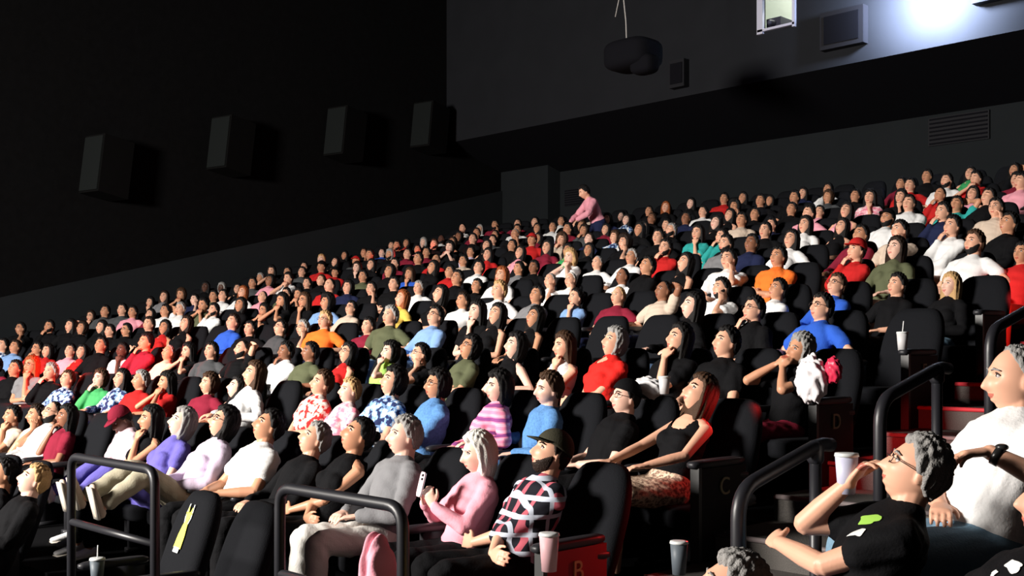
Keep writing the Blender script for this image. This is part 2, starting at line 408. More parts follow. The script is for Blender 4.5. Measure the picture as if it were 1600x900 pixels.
def hand_rail(y0, y1, lab, x=-2.6):
    r = empty('hand_rail', (x, y0, 0)); tag(r, lab, 'railing', 'black handrails up the stairs')
    z0 = 0.275*y0-1.63+EYE; z1 = 0.275*y1-1.65+EYE
    b0 = max(0.0, EYE-1.09+0.25*(y0-5.5)-0.35); b1 = max(0.0, EYE-1.09+0.25*(y1-5.5)-0.25)
    mb = MB(); pipe(mb, [(0, 0, b0), (0, 0, z0), (0, y1-y0, z1), (0, y1-y0+0.10, z1-0.01)], 0.031, 0.12, 16); link(mb.mesh('rail', [m_rail]), 'rail', r)
    mb = MB(); pipe(mb, [(0, y1-y0-0.03, b1), (0, y1-y0-0.03, z1-0.02)], 0.027, 0.05, 14); link(mb.mesh('post', [m_rail]), 'post', r)
    mb = MB(); tube(mb, [(0, y1-y0-0.03, z1-0.07), (0, y1-y0-0.03, z1-0.005)], [0.037, 0.037]); link(mb.mesh('collar', [m_rail]), 'collar', r)
hand_rail(3.80, 4.42, 'black sloping handrail at the foot of the stairs, nearest the camera')
hand_rail(4.97, 5.60, 'black sloping handrail in the middle of the stairs')
hand_rail(6.22, 6.90, 'black sloping handrail highest up, behind the man in white shirt')

# ------------------------------------------------------------------ seats
m_seat = mat('seat_fabric', (0.0065, 0.007, 0.009), 0.9, 0.12, bump=0.3, bscale=120, var=0.25)
m_arm = mat('armrest_plastic', (0.022, 0.022, 0.026), 0.45, 0.35)
m_panel = mat('row_end_panel', (0.010, 0.009, 0.010), 0.6, 0.25)
m_metal = mat('panel_edge_metal', (0.05, 0.05, 0.05), 0.45, 0.5, metal=0.3)
def seat_meshes():
    mb = MB()
    # backrest: outline with round shoulders, swept in depth with soft edges
    W, H, T = 0.54, 0.80, 0.12; n = 40
    a = np.linspace(0, 2*PI, n, endpoint=False)
    ex = 4.5
    cx = np.sign(np.cos(a))*np.abs(np.cos(a))**(2/ex); cz = np.sign(np.sin(a))*np.abs(np.sin(a))**(2/3.2)
    out = np.stack([cx*W/2*(1-0.10*np.clip(cz, 0, 1)**2), cz*H/2+H/2], -1)
    layers = [(-T/2, 0.0), (-T/2-0.0, 0.72), (-T/2+0.012, 0.90), (-T/2+0.04, 1.0), (T/2-0.03, 1.0), (T/2-0.005, 0.93), (T/2, 0.80), (T/2, 0.0)]
    v = []
    for y, s in layers:
        c = np.array([0, H/2]); q = (out-c)*s+c
        bulge = 0.02*np.cos((q[:, 1]-0.15)/H*PI)
        zz = q[:, 1]
        lean = (zz)*math.tan(math.radians(19))
        v.append(np.stack([q[:, 0], y+lean+0*bulge, zz], -1))
    f = []
    for i in range(len(layers)-1):
        for j in range(n): f.append((i*n+j, i*n+(j+1) % n, (i+1)*n+(j+1) % n, (i+1)*n+j))
    mb.add(np.concatenate(v)+V(0, 0.20, 0.30), f)
    back = mb.mesh('backrest', [m_seat])
    mb = MB(); rounded(mb, (0, -0.03, 0.40), (0.54, 0.50, 0.14), e=0.3, n=12); cush = mb.mesh('cushion', [m_seat])
    mb = MB(); rounded(mb, (0, 0, 0.655), (0.075, 0.44, 0.05), e=0.35, n=8); box(mb, (0, 0.06, 0.34), (0.045, 0.26, 0.60)); box(mb, (0, 0.06, 0.02), (0.07, 0.3, 0.04))
    arm = mb.mesh('armrest', [m_arm])
    return back, cush, arm
SB, SC, SA = seat_meshes()
stuff = MB()
def mesh_np(me):
    n = len(me.vertices); co = np.empty(n*3); me.vertices.foreach_get('co', co)
    return co.reshape(-1, 3), [tuple(p.vertices) for p in me.polygons]
seat_count = 0
def make_seat(x, y, z, rz, lab, arms=(-1,), group='black cinema seats in the raked rows'):
    global seat_count
    seat_count += 1
    if seat_count > 300:
        c, s = math.cos(rz), math.sin(rz); R = np.array([[c, -s, 0], [s, c, 0], [0, 0, 1]])
        for me, off in ((SB, (0, 0, 0)), (SC, (0, 0, 0)), (SA, (-0.325, 0, 0))):
            v, f = mesh_np(me); stuff.add((v+np.array(off)) @ R.T+np.array((x, y, z)), f)
        return None
    r = empty('cinema_seat', (x, y, z), rz); tag(r, lab, 'seat', group)
    link(SB, 'backrest', r); link(SC, 'cushion', r)
    for a in arms: link(SA, 'armrest', r, (a*0.325, 0, 0))
    return r

def text_mesh(s, size, m, ext=0.004):
    cu = bpy.data.curves.new('txt', 'FONT'); cu.body = s; cu.size = size; cu.extrude = ext; cu.align_x = 'CENTER'; cu.align_y = 'CENTER'
    o = bpy.data.objects.new('txt', cu); C.objects.link(o)
    dg = bpy.context.evaluated_depsgraph_get(); dg.update()
    me = bpy.data.meshes.new_from_object(o.evaluated_get(dg)); bpy.data.objects.remove(o)
    me.materials.clear(); me.materials.append(m); return me
m_gold = mat('row_letter_paint', (0.42, 0.36, 0.20), 0.5, 0.3)
m_letter_red_lit = mat('row_letter_lit', (0.75, 0.35, 0.15), 0.5, 0.3)  # letter B: gold paint with the red lamp light mixed into its colour
m_panel_red_lit = mat('row_end_panel_red_lit', (0.45, 0.012, 0.02), 0.55, 0.3)  # black panel of row B, coloured red for the lamp light on it
def end_panel(i, letter, lab):
    y = ROWS[i]-0.34; z = floor_z(i)
    p = empty('row_end_panel', (-3.95, y, z)); tag(p, lab, 'panel', 'lettered row end panels along the stairs')
    mb = MB(); box(mb, (0, 0.03, 0.36), (0.05, 0.46, 0.72)); link(mb.mesh('board', [m_panel_red_lit if letter == 'B' else m_panel], False), 'board', p)
    mb = MB(); box(mb, (0.0, -0.215, 0.36), (0.062, 0.03, 0.74)); link(mb.mesh('edge_strip', [m_metal], False), 'edge_strip', p)
    mb = MB(); rounded(mb, (-0.01, 0.0, 0.745), (0.085, 0.52, 0.05), e=0.35, n=10); link(mb.mesh('armrest', [m_arm]), 'armrest', p)
    t = link(text_mesh(letter, 0.15, m_letter_red_lit if letter == 'B' else m_gold), 'row_letter', p); t.rotation_euler = (PI/2, 0, PI/2); t.location = (0.03, 0.03, 0.60)

# ------------------------------------------------------------------ people
def head_pt(u, f=0.0):
    ux, uy, uz = u[:, 0], u[:, 1], u[:, 2]
    x = 0.075*ux; y = 0.098*uy; z = 0.120*uz
    t = np.clip(-uz, 0, 1)
    x = x*(1-(0.20+0.06*f)*t**1.5)
    back = np.clip(uy, 0, 1); y = np.where(uy > 0, y*(1-0.38*t), y*(1+0.10*t*np.clip(1-t, 0, 1)*2))
    fr = np.clip((-uy-0.15)/0.35, 0, 1); fr = fr*fr*(3-2*fr)
    g = lambda a, s: np.exp(-(a/s)**2)
    ax = np.abs(x)
    d = np.zeros_like(x)
    ns = np.clip((0.026-z)/0.062, 0, 1)*(1/(1+np.exp(-(z+0.044)/0.0030)))
    d -= 0.030*g(x, 0.0115+0.006*ns)*ns
    d -= 0.006*g(z-0.032, 0.010)*g(ax-0.024, 0.026)*(1-0.4*f)
    d += 0.017*g(ax-0.030, 0.016)*g(z-0.012, 0.013)
    d -= 0.006*g(ax-0.044, 0.016)*g(z+0.020, 0.018)
    d -= 0.009*g(x, 0.022)*(g(z+0.063, 0.0065)+g(z+0.078, 0.0075))
    d += 0.006*g(x, 0.026)*g(z+0.0705, 0.0035)
    d -= 0.009*g(x, 0.020)*g(z+0.104, 0.014)
    d += 0.003*g(x, 0.03)*g(z+0.091, 0.005)
    y = y+d*fr
    return np.stack([x, y, z], -1)

def ik(Sp, T, l1, l2, pole):
    d = T-Sp; L = np.linalg.norm(d); 
    if L > (l1+l2)*0.995: T = Sp+d/L*(l1+l2)*0.995; d = T-Sp; L = np.linalg.norm(d)
    if L < abs(l1-l2)+0.03: L = abs(l1-l2)+0.03
    e = nrm(d); c = (l1*l1+L*L-l2*l2)/(2*l1*L); c = max(-1, min(1, c)); s = math.sqrt(1-c*c)
    p = nrm(np.asarray(pole, float)-np.dot(pole, e)*e)
    return Sp+l1*(c*e+s*p), T

def hand(mb, W, d, n, curl, s, k=1.0):
    d = nrm(d); n = nrm(n-np.dot(n, d)*d); side = np.cross(n, d)*s
    pts = [W-d*0.01, W+d*0.03*k, W+d*0.085*k]
    tube(mb, pts, [(0.027*k, 0.018*k), (0.037*k, 0.016*k), (0.040*k, 0.013*k)], hint=side)
    for j, (off, L) in enumerate(((0.031, 0.070), (0.0105, 0.078), (-0.0105, 0.073), (-0.031, 0.058))):
        p = W+d*0.082*k+side*off*k; dd = d+side*off*1.5; ang = 0; P = [p-d*0.01]; R = [0.0085*k]
        for q in range(3):
            ang += curl*(0.8, 0.9, 0.6)[q]+0.05*j*curl
            v = nrm(dd)*math.cos(ang)+n*math.sin(ang); p = p+v*L*(0.42, 0.32, 0.26)[q]*k; P.append(p); R.append((0.0085, 0.0078, 0.0065)[q]*k)
        tube(mb, P, R, ring=8, hint=side)
    p0 = W+d*0.02*k+side*0.024*k; p1 = p0+(side*0.8+d*0.8+n*0.25)*0.030*k; p2 = p1+(side*0.3+d*0.95+n*0.3)*0.030*k; p3 = p2+(d+n*0.3)*0.020*k
    tube(mb, [p0, p1, p2, p3], [0.013*k, 0.0115*k, 0.0095*k, 0.007*k], ring=8, hint=n)

def person_meshes(P):
    f = 1.0 if P.get('female') else 0.0
    a = math.radians(P.get('rec', 24)); bend = math.radians(P.get('side', 0))
    H = V(0, P.get('hipy', 0), P.get('hipz', 0.51)); t = nrm(V(math.sin(bend), math.sin(a), math.cos(a))); k = P.get('bulk', 1.0)
    N = H+0.49*t; na = P.get('neck', None)
    na = a*0.5 if na is None else math.radians(na)
    nd = nrm(V(math.sin(bend)*0.5, math.sin(na), math.cos(na)))
    Rh = np.array(rotm(rz=P.get('hy', 0)) @ rotm(ry=P.get('hr', 0)) @ rotm(rx=-(P.get('hp', 10)+(5 if P.get('hp', 10) > 5 else 0))))
    piv = N+0.052*nd; HC = piv+Rh @ V(0, -0.020, 0.088)
    sk = MB()
    ws = 1-0.10*f
    prof = [(-0.10, 0.150+0.01*f, 0.115), (0.0, 0.158+0.012*f, 0.118), (0.14, 0.138*ws, 0.105), (0.28, 0.150*ws, 0.115), (0.38, 0.160*ws, 0.108), (0.44, 0.140*ws, 0.088), (0.475, 0.09, 0.068)]
    def torso(mb, g, full=True, top=99):
        pr = [q for q in prof if q[0] <= top]
        tube(mb, [H+t*q[0] for q in pr], [(q[1]*k+g, q[2]*k+g) for q in pr], ring=22)
        if f:
            for s in (-1, 1): ellipsoid(mb, H+t*0.285+V(s*0.07, -0.075*k*math.cos(a), 0.075*math.sin(a)*k), (0.062+g, 0.055+g, 0.062+g))
    torso(sk, 0)
    tube(sk, [N-0.05*t, N, N+0.5*(piv-N), piv+Rh@V(0, 0, 0.03)], [0.082, 0.068-0.010*f, 0.060-0.009*f, 0.058-0.008*f])
    for s in (-1, 1): tube(sk, [N-0.005*t, H+t*0.43+V(s*0.09, 0, 0), H+t*0.425+V(s*0.14*ws, 0, 0)], [0.045, 0.05, 0.045])
    ellipsoid(sk, HC, (1, 1, 1), Rh, nu=84, nv=60, fn=lambda u: head_pt(u, f))
    for s in (-1, 1):
        ellipsoid(sk, HC+Rh@V(s*0.073, 0.012, -0.002), (0.009, 0.020, 0.032), Rh @ np.array(rotm(rz=s*18, rx=-8)), nu=14, nv=10)
    st = MB(); g = 0.014
    sl = P.get('sleeve', 'short')
    torso(st, 0.013 if sl != 'tank' else 0.008)
    if sl != 'tank':
        tube(st, [N-0.06*t, N+0.004*nd], [0.088, 0.072])
        for s in (-1, 1): tube(st, [N-0.03*t, H+t*0.43+V(s*0.09, 0, 0), H+t*0.42+V(s*0.165*ws, 0, 0)], [0.05, 0.064, 0.066])
    else:
        for s in (-1, 1): tube(st, [H+t*0.36+V(s*0.08, -0.03, 0), H+t*0.445+V(s*0.085, -0.03, 0), H+t*0.445+V(s*0.085, 0.05, 0), H+t*0.36+V(s*0.08, 0.05, 0)], [0.045, 0.034, 0.034, 0.045])
    af = (1-0.14*f)*k**0.5
    info = {'HC': HC, 'Rh': Rh, 'W': {}, 'D': {}, 'E': {}}
    for s, pose in ((-1, P.get('armR', 'lap')), (1, P.get('armL', 'lap'))):
        Sp = H+t*0.415+V(s*0.172*ws, 0, 0)
        curl = 0.35
        if isinstance(pose, dict):
            T = V(*pose['T'])
            if pose.get('rel'): T = HC+Rh@T
            pole = V(*pose['pole']); d = V(*pose['d']); n = V(*pose['n']); curl = pose.get('curl', 0.4)
        elif pose == 'lap': T = V(s*0.10, -0.17, 0.66) if P.get('hipz', 0.51) < 0.6 else V(s*0.2, -0.2, 0.8); pole = V(s*1, 0.5, -0.5); d = V(-s*0.6, -0.8, -0.1); n = V(0, 0, -1)
        elif pose == 'rest': T = V(s*0.275, -0.10, 0.73); pole = V(s*0.8, 0.8, -0.3); d = V(0, -1, -0.15); n = V(0, 0, -1)
        elif pose == 'chin': T = HC+Rh@V(s*0.045, -0.115, -0.185); pole = V(s*0.5, -0.2, -1); d = HC+Rh@V(s*0.01, -0.10, -0.07)-T; n = Rh@V(-s*0.3, 0.9, 0.0); curl = 0.75
        elif pose == 'mouth': T = HC+Rh@V(s*0.045, -0.135, -0.15); pole = V(s*0.9, -0.2, -0.8); d = HC+Rh@V(-s*0.01, -0.115, -0.06)-T; n = Rh@V(-s*0.5, 0.8, 0.0); curl = 0.6
        elif pose == 'cheek': T = HC+Rh@V(s*0.10, -0.06, -0.17); pole = V(s*0.9, -0.2, -1); d = HC+Rh@V(s*0.082, -0.05, 0.0)-T; n = Rh@V(-s, 0.3, 0.0); curl = 0.5
        elif pose == 'cross': T = H+t*0.21+V(-s*0.10, -0.18, 0.01*s); pole = V(s*1, -0.2, -0.9); d = V(-s, 0.15, 0.08); n = V(0, 1, 0)
        elif pose == 'low': T = H+t*0.12+V(-s*0.12, -0.21, 0.01*s); pole = V(s*1, -0.1, -0.6); d = V(-s, -0.1, 0.0); n = V(0, 1, -0.3)
        elif pose == 'phone': T = V(s*0.07, -0.20, 0.83); pole = V(s*0.9, 0.2, -0.9); d = V(-s*0.35, -0.25, 0.85); n = V(-s*0.8, 0.6, 0); curl = 0.7
        elif pose == 'up': T = HC+V(s*0.16, 0.10, 0.05); pole = V(s*1, -0.7, 0.5); d = V(-s*0.9, 0.2, 0.2); n = V(0, -1, 0)
        elif pose == 'wave': T = Sp+V(s*0.13, -0.06, 0.42); pole = V(s*1, -0.2, -0.3); d = V(-s*0.2, 0, 1); n = V(0, -1, 0); curl = 0.2
        E, T = ik(Sp, T, 0.285, 0.25, pole)
        info['W'][s] = T; info['E'][s] = E; info['D'][s] = nrm(d)
        m1 = (Sp+E)/2; m2 = E*0.6+T*0.4
        tube(sk, [Sp, m1, E], [0.050*af, 0.043*af, 0.037*af]); tube(sk, [E, m2, T], [0.037*af, 0.037*af, 0.0245*af])
        hand(sk, T, d, n, curl, s, 0.98-0.08*f)
        if sl == 'short': q = Sp*0.42+E*0.58; tube(st, [Sp, q], [0.062*af+0.008, 0.060*af+0.006])
        elif sl == 'long':
            tube(st, [Sp, m1, E], [0.064*af+0.006, 0.056*af+0.006, 0.050*af+0.005]); tube(st, [E, m2, T*0.97+E*0.03], [0.050*af+0.005, 0.050*af+0.004, 0.036*af+0.004])
        elif sl == 'three': tube(st, [Sp, m1, E], [0.062*af+0.006, 0.056*af+0.006, 0.050*af+0.005]); tube(st, [E, E*0.6+T*0.4], [0.050*af+0.005, 0.046*af+0.005])
    tr = MB(); shoes = []
    lt = P.get('legs', 'sit'); pt = P.get('pants', 'long')
    tube(tr, [H-0.09*t, H+0.01*t, H+0.09*t], [(0.165*k, 0.128*k), (0.176*k, 0.134*k), (0.152*k, 0.118*k)], ring=22)
    for s in (-1, 1):
        hp_ = H+V(s*0.088, -0.01, -0.02)
        if isinstance(lt, dict): kn, an = V(*lt['knee'][0 if s < 0 else 1]), V(*lt['ankle'][0 if s < 0 else 1])
        elif lt == 'sit': kn = V(s*0.12, -0.43, 0.53); an = V(s*0.13, -0.46, 0.10)
        elif lt == 'up': kn = V(s*0.11, -0.40, 0.80); an = V(s*0.10, -0.80, 0.80)
        toe = nrm(P.get('toe', V(0, -1, -0.12)))
        tube(sk, [hp_, (hp_+kn)/2, kn], [0.082, 0.068, 0.052]); tube(sk, [kn, kn*0.68+an*0.32, an], [0.052, 0.052, 0.034])
        dn = nrm(an-kn)
        heel = an+dn*0.05-toe*0.035; tip = an+dn*0.055+toe*0.165
        tube(sk, [an, an+dn*0.04], [0.034, 0.034]); tube(sk, [heel, (heel+tip)/2, tip], [0.032, (0.04, 0.03), (0.04, 0.018)])
        sm = MB(); tube(sm, [heel-toe*0.005, heel*0.7+tip*0.3, (heel+tip)/2, heel*0.2+tip*0.8, tip+toe*0.01], [0.040, (0.042, 0.042), (0.046, 0.034), (0.048, 0.026), (0.036, 0.020)], ring=16)
        box(sm, (heel+tip)/2+dn*0.028, (0.088, 0.235, 0.016), R=np.array(Vector((0, -1, 0)).rotation_difference(Vector(toe)).to_matrix()), mi=1)
        shoes.append(sm)
        if pt == 'long': tube(tr, [hp_, (hp_+kn)/2, kn, kn+0.001*dn], [0.108*k, 0.090, 0.074, 0.072]); tube(tr, [kn, (kn+an)/2, an*0.96+kn*0.04], [0.074, 0.066, 0.056])
        elif pt == 'short': tube(tr, [hp_, (hp_+kn)/2, kn*0.85+hp_*0.15], [0.106*k, 0.090, 0.080])
        elif pt == 'skirt': tube(tr, [hp_, (hp_+kn)/2, kn*0.92+hp_*0.08], [0.118*k, (0.105, 0.085), (0.095, 0.07)])
    if pt == 'skirt': tube(tr, [H+V(0, -0.1, 0), V(0, -0.37, 0.54)], [(0.17, 0.085), (0.15, 0.06)], ring=20)
    vox = P.get('vox', 0.008)
    body = remesh(sk.mesh('person'), vox, 1)
    co = np.empty(len(body.vertices)*3); body.vertices.foreach_get('co', co); co = co.reshape(-1, 3)
    pc = np.empty(len(body.polygons)*3); body.polygons.foreach_get('center', pc); pc = (pc.reshape(-1, 3)-HC) @ Rh
    lipm = (np.abs(pc[:, 0]) < 0.025) & (pc[:, 2] < -0.056) & (pc[:, 2] > -0.084+6*pc[:, 0]**2) & (pc[:, 1] < -0.085)
    body.polygons.foreach_set('material_index', lipm.astype(int).tolist()); body.update()
    def cloth(mb, nm, amp):
        me = remesh(mb.mesh(nm), 0.012, 3)
        n = len(me.vertices); c = np.empty(n*3); me.vertices.foreach_get('co', c); c = c.reshape(-1, 3)
        nn = np.empty(n*3); me.vertices.foreach_get('normal', nn); nn = nn.reshape(-1, 3)
        rs = np.random.RandomState(P.get('seed', 1)); d = np.zeros(n)
        for q in range(9):
            kv = rs.randn(3)*(14+6*q); kv[2] *= 1.2; d += np.sin(c @ kv+rs.rand()*6+1.5*np.sin(c @ (rs.randn(3)*12)))/(1+0.35*q)
        c = c+nn*(amp*d/2.2)[:, None]
        me.vertices.foreach_set('co', c.reshape(-1)); me.update(); return me
    info['body'] = body; info['shirt'] = cloth(st, 'shirt', 0.006)
    if P.get('scoop'):
        me = info['shirt']; import bmesh
        bm = bmesh.new(); bm.from_mesh(me); c0 = Vector(N+V(0, -0.075, -0.035)); rr = P['scoop']
        dl = [fc for fc in bm.faces if (fc.calc_center_median()-c0).length < rr]
        bmesh.ops.delete(bm, geom=dl, context='FACES'); bm.to_mesh(me); bm.free()
    info['trousers'] = cloth(tr, 'trousers', 0.006)
    info['shoes'] = [s_.mesh('shoe') for s_ in shoes]
    return info

def eyes_mesh(s):
    mb = MB()
    for s in (s,):
        ellipsoid(mb, (s*0.0305, -0.0715, 0.0105), (0.0125, 0.0125, 0.0105), nu=14, nv=10)
        ellipsoid(mb, (s*0.0305, -0.0790, 0.0115), (0.0066, 0.0062, 0.0068), nu=10, nv=8, mi=1)
        tube(mb, [(s*0.0175, -0.0745, 0.014), (s*0.031, -0.0835, 0.0215), (s*0.045, -0.0735, 0.013)], [0.0026, 0.0042, 0.0028], ring=6, mi=2)
    return mb.mesh('eye', [mat('eye_white', (0.50, 0.46, 0.44), 0.3), mat('eye_iris', (0.02, 0.012, 0.01), 0.2), mat('eye_lid', (0.05, 0.03, 0.025), 0.5)])
EYES = (eyes_mesh(-1), eyes_mesh(1))

def hair_mesh(style, seed=1):
    mb = MB(); rs = np.random.RandomState(seed)
    ph = rs.rand(6)*6
    def fn(u):
        p = head_pt(u*0.999); ux, uy, uz = u[:, 0], u[:, 1], u[:, 2]
        fr = -uy
        p0 = np.stack([0.075*ux*(1-0.2*np.clip(-uz, 0, 1)**1.5), 0.098*uy*np.where(uy > 0, 1-0.25*np.clip(-uz, 0, 1), 1), 0.12*uz], -1)
        az = np.arctan2(ux, -uy)
        xp = [-1, -0.55, -0.15, 0.15, 0.42, 0.60, 1]
        thr = {'s': [-0.60, -0.55, -0.20, -0.05, 0.45, 0.60, 0.60], 'z': [-0.40, -0.35, 0.00, 0.15, 0.80, 0.95, 0.99], 'c': [-0.55, -0.5, -0.2, -0.02, 0.42, 0.48, 0.48]}.get(style, [-1.2, -1.2, -1.2, -1.0, 0.30, 0.56, 0.60])
        if style == 'u': thr = [-0.5, -0.45, -0.15, 0.0, 0.45, 0.62, 0.62]
        th = np.interp(fr, xp, thr)
        th = th+0.05*np.sin(az*7+ph[0])+0.03*np.sin(az*17+ph[1])
        m = np.clip((uz-th)/0.10, 0, 1); m = m*m*(3-2*m)
        T = {'s': 0.014, 'l': 0.019, 'm': 0.022, 'u': 0.010, 'z': 0.003, 'a': 0.040, 'c': 0.008, 'y': 0.022}[style]
        top = 1+0.35*np.clip(uz, 0, 1)
        strand = 0.0012*np.sin(az*23+uz*9+ph[2])+0.0012*np.sin(az*41-uz*7+ph[3])+0.004*np.sin(ux*19+ph[4])*np.sin(uy*17+ph[5])
        if style in 'sy': strand = strand*1.4+0.003*np.sin(ux*45+ph[1])*np.sin(uz*40+ph[2])*np.sin(uy*38)
        if style in 'aw': strand = strand+0.005*np.sin(ux*60)*np.sin(uy*55+ph[0])*np.sin(uz*50)
        r = np.where(m > 0.001, T*top*m+strand*m, 0)-0.010*(1-m)
        q = p0+u*r[:, None]
        if style in 'lm':
            L = 0.20 if style == 'l' else 0.055
            w_ = np.clip((-uz+0.15)/1.0, 0, 1)*np.clip((0.42-fr)/0.25, 0, 1)
            q[:, 2] -= L*w_*1.15
            q[:, 0] *= 1+0.20*np.clip(w_*2.2, 0, 1)*(1-0.35*w_)+0.05*np.sin(az*23+ph[0])*w_
            q[:, 1] += (0.016 if style == 'l' else 0.006)*w_+0.0*w_
        return q
    ellipsoid(mb, (0, 0, 0.004), (1, 1, 1), nu=96, nv=56, fn=fn)
    if style == 'u': ellipsoid(mb, (0, 0.105, 0.055), (0.036, 0.032, 0.036), nu=20, nv=12)
    # eyebrows
    for s in (-1, 1):
        tube(mb, [(s*0.014, -0.0945, 0.030), (s*0.031, -0.0935, 0.036), (s*0.050, -0.0790, 0.030)], [0.0038, 0.0048, 0.0026], ring=6)
    return mb.mesh('hair')
HM = {}
for i, s_ in enumerate('slmuzacy'): HM[s_] = [hair_mesh(s_, i*7+j) for j in range(2)]

def beard_mesh():
    mb = MB()
    def fn(u):
        p = head_pt(u); ux, uy, uz = u[:, 0], u[:, 1], u[:, 2]
        az = np.arctan2(np.abs(ux), -uy)
        th = np.interp(az, [0, 0.35, 0.8, 1.35, 1.9], [-0.44, -0.50, -0.40, -0.05, -0.3])
        m = np.clip((th-uz)/0.06, 0, 1)*np.clip((1.6-az)/0.15, 0, 1)
        lip = np.exp(-(p[:, 0]/0.022)**2-((p[:, 2]+0.070)/0.011)**2)
        m = m*(1-lip)
        return p+u*(0.007*m-0.010*(1-m)+0.0015*np.sin(ux*150)*np.sin(uz*140)*m)[:, None]
    ellipsoid(mb, (0, 0, 0), (1, 1, 1), nu=80, nv=56, fn=fn); return mb.mesh('beard')
BEARD = beard_mesh()
def glasses_mesh(big=1.0):
    mb = MB()
    for s in (-1, 1):
        a = np.linspace(0, 2*PI, 21)[:-1]
        pts = [(s*0.032+0.023*big*math.cos(x), -0.100+0.004*abs(math.cos(x)), 0.008+0.017*big*math.sin(x)) for x in a]
        for i in range(20): tube(mb, [pts[i], pts[(i+1) % 20]], [0.0018, 0.0018], ring=6, cap=0.4)
        tube(mb, [(s*0.055, -0.096, 0.014), (s*0.080, -0.050, 0.012), (s*0.082, 0.010, 0.006)], [0.0018, 0.0018, 0.0018], ring=6)
    tube(mb, [(-0.009, -0.104, 0.010), (0, -0.112, 0.012), (0.009, -0.104, 0.010)], [0.0018]*3, ring=6)
    return mb.mesh('glasses', [mat('glasses_frame', (0.02, 0.015, 0.015), 0.35, 0.5)])
GLASS = glasses_mesh()
def cap_mesh(back=False):
    mb = MB()
    def fn(u):
        ux, uy, uz = u[:, 0], u[:, 1], u[:, 2]
        q = np.stack([0.086*ux, 0.109*uy, 0.105*np.maximum(uz, -0.05)], -1)
        q[:, 2] = np.where(uz < 0, 0.0, q[:, 2]); return q
    ellipsoid(mb, (0, 0.002, 0.040), (1, 1, 1), np.array(rotm(rx=-10)), nu=40, nv=30, fn=fn)
    sg = 1 if back else -1
    v = []; f = []; n = 15
    for lay in (0, -0.005):
        for j in range(n):
            b = -1.15+2.3*j/(n-1)
            v.append((0.086*math.sin(b), sg*0.095*math.cos(b), 0.062+lay)); v.append((0.080*math.sin(b), sg*(0.095*math.cos(b)+0.075*math.cos(b*0.9)), 0.050+lay-0.012*math.cos(b)))
    for j in range(n-1):
        a0 = 2*j; f.append((a0, a0+1, a0+3, a0+2)); b0 = 2*n+2*j; f.append((b0, b0+2, b0+3, b0+1)); f.append((a0+1, b0+1, b0+3, a0+3)); f.append((a0, a0+2, b0+2, b0))
    mb.add(v, f)
    return mb.mesh('cap')
CAP = cap_mesh(); CAPB = cap_mesh(True)

def head_mx(info):
    M = Matrix([list(r) for r in info['Rh']]).to_4x4(); M.translation = Vector(info['HC']); return M
MCOPY = {}
def child(me, name, parent, mx, mats, label=None):
    o = bpy.data.objects.new(name, me); C.objects.link(o); o.parent = parent; o.matrix_local = mx
    m0 = mats[0]; mm = m0[0] if isinstance(m0, tuple) else m0
    if isinstance(m0, tuple): o.color = (*m0[1], 1)
    if len(me.materials) == 0:
        me.materials.append(mm)
        for m in mats[1:]: me.materials.append(m)
    elif me.materials[0] != mm:
        key = (me.name, mm.name)
        if key not in MCOPY:
            c = me.copy(); c.materials[0] = mm; MCOPY[key] = c
        o.data = MCOPY[key]
    if label: o['label'] = label
    return o

def place_person(info, hx, hy_, zf, yaw, sc, shirt, style, hcol, sk, label, group=None, pants='k', shoes='w', eyes=True, extras=(), full=True, beard=None, cap=None, glasses=False, cap_m=None):
    body = bpy.data.objects.new('person', info['body'])
    C.objects.link(body)
    me = info['body']
    if len(me.materials) == 0: me.materials.append(M_SKIN); me.materials.append(M_LIPS)
    body.color = (*SKIN[sk], 1)
    hc = Vector(info['HC'])*sc; c, s = math.cos(yaw), math.sin(yaw)
    body.location = (hx-(c*hc.x-s*hc.y), hy_-(s*hc.x+c*hc.y), zf); body.rotation_euler = (0, 0, yaw); body.scale = (sc, sc, sc)
    tag(body, label, 'person', group)
    I = Matrix.Identity(4); hm = head_mx(info)
    sm = shirt if not isinstance(shirt, str) else shirt_m(shirt)
    child(info['shirt'], 'shirt', body, I, [sm])
    if style != 'n': child(random.choice(HM[style]), 'hair', body, hm, [hair_m(hcol)])
    if full:
        pm = pants if not isinstance(pants, str) else shirt_m(pants)
        child(info['trousers'], P_NAME.get(info.get('pt', 'long'), 'trousers'), body, I, [pm])
        for q in info['shoes']: child(q, 'shoe', body, I, [shirt_m(shoes), mat('shoe_sole', (0.6, 0.55, 0.48), 0.8)])
    if eyes:
        for em in EYES: link(em, 'eye', body).matrix_local = hm
    if beard: child(BEARD, 'beard', body, hm, [hair_m(beard)])
    if glasses: link(GLASS, 'glasses', body).matrix_local = hm
    if cap: child(CAPB if cap == 'back' else CAP, 'cap', body, hm, [cap_m or shirt_m('C')])
    return body
P_NAME = {'long': 'trousers', 'short': 'shorts', 'skirt': 'skirt'}

SCR = (-10.8, -9.0)
def look_yaw(x, y): return math.atan2(SCR[0]-x, -(SCR[1]-y))     # rotation that turns -Y towards the screen
def ray(px, py): return FW*FPX+RT*(px-800)+Vector((0, 0, 540-py))
def project(x, y, z):
    d = Vector((x, y, z-EYE)); dep = d.dot(FW); return 800+FPX*d.dot(RT)/dep, 540-FPX*d.z/dep, dep

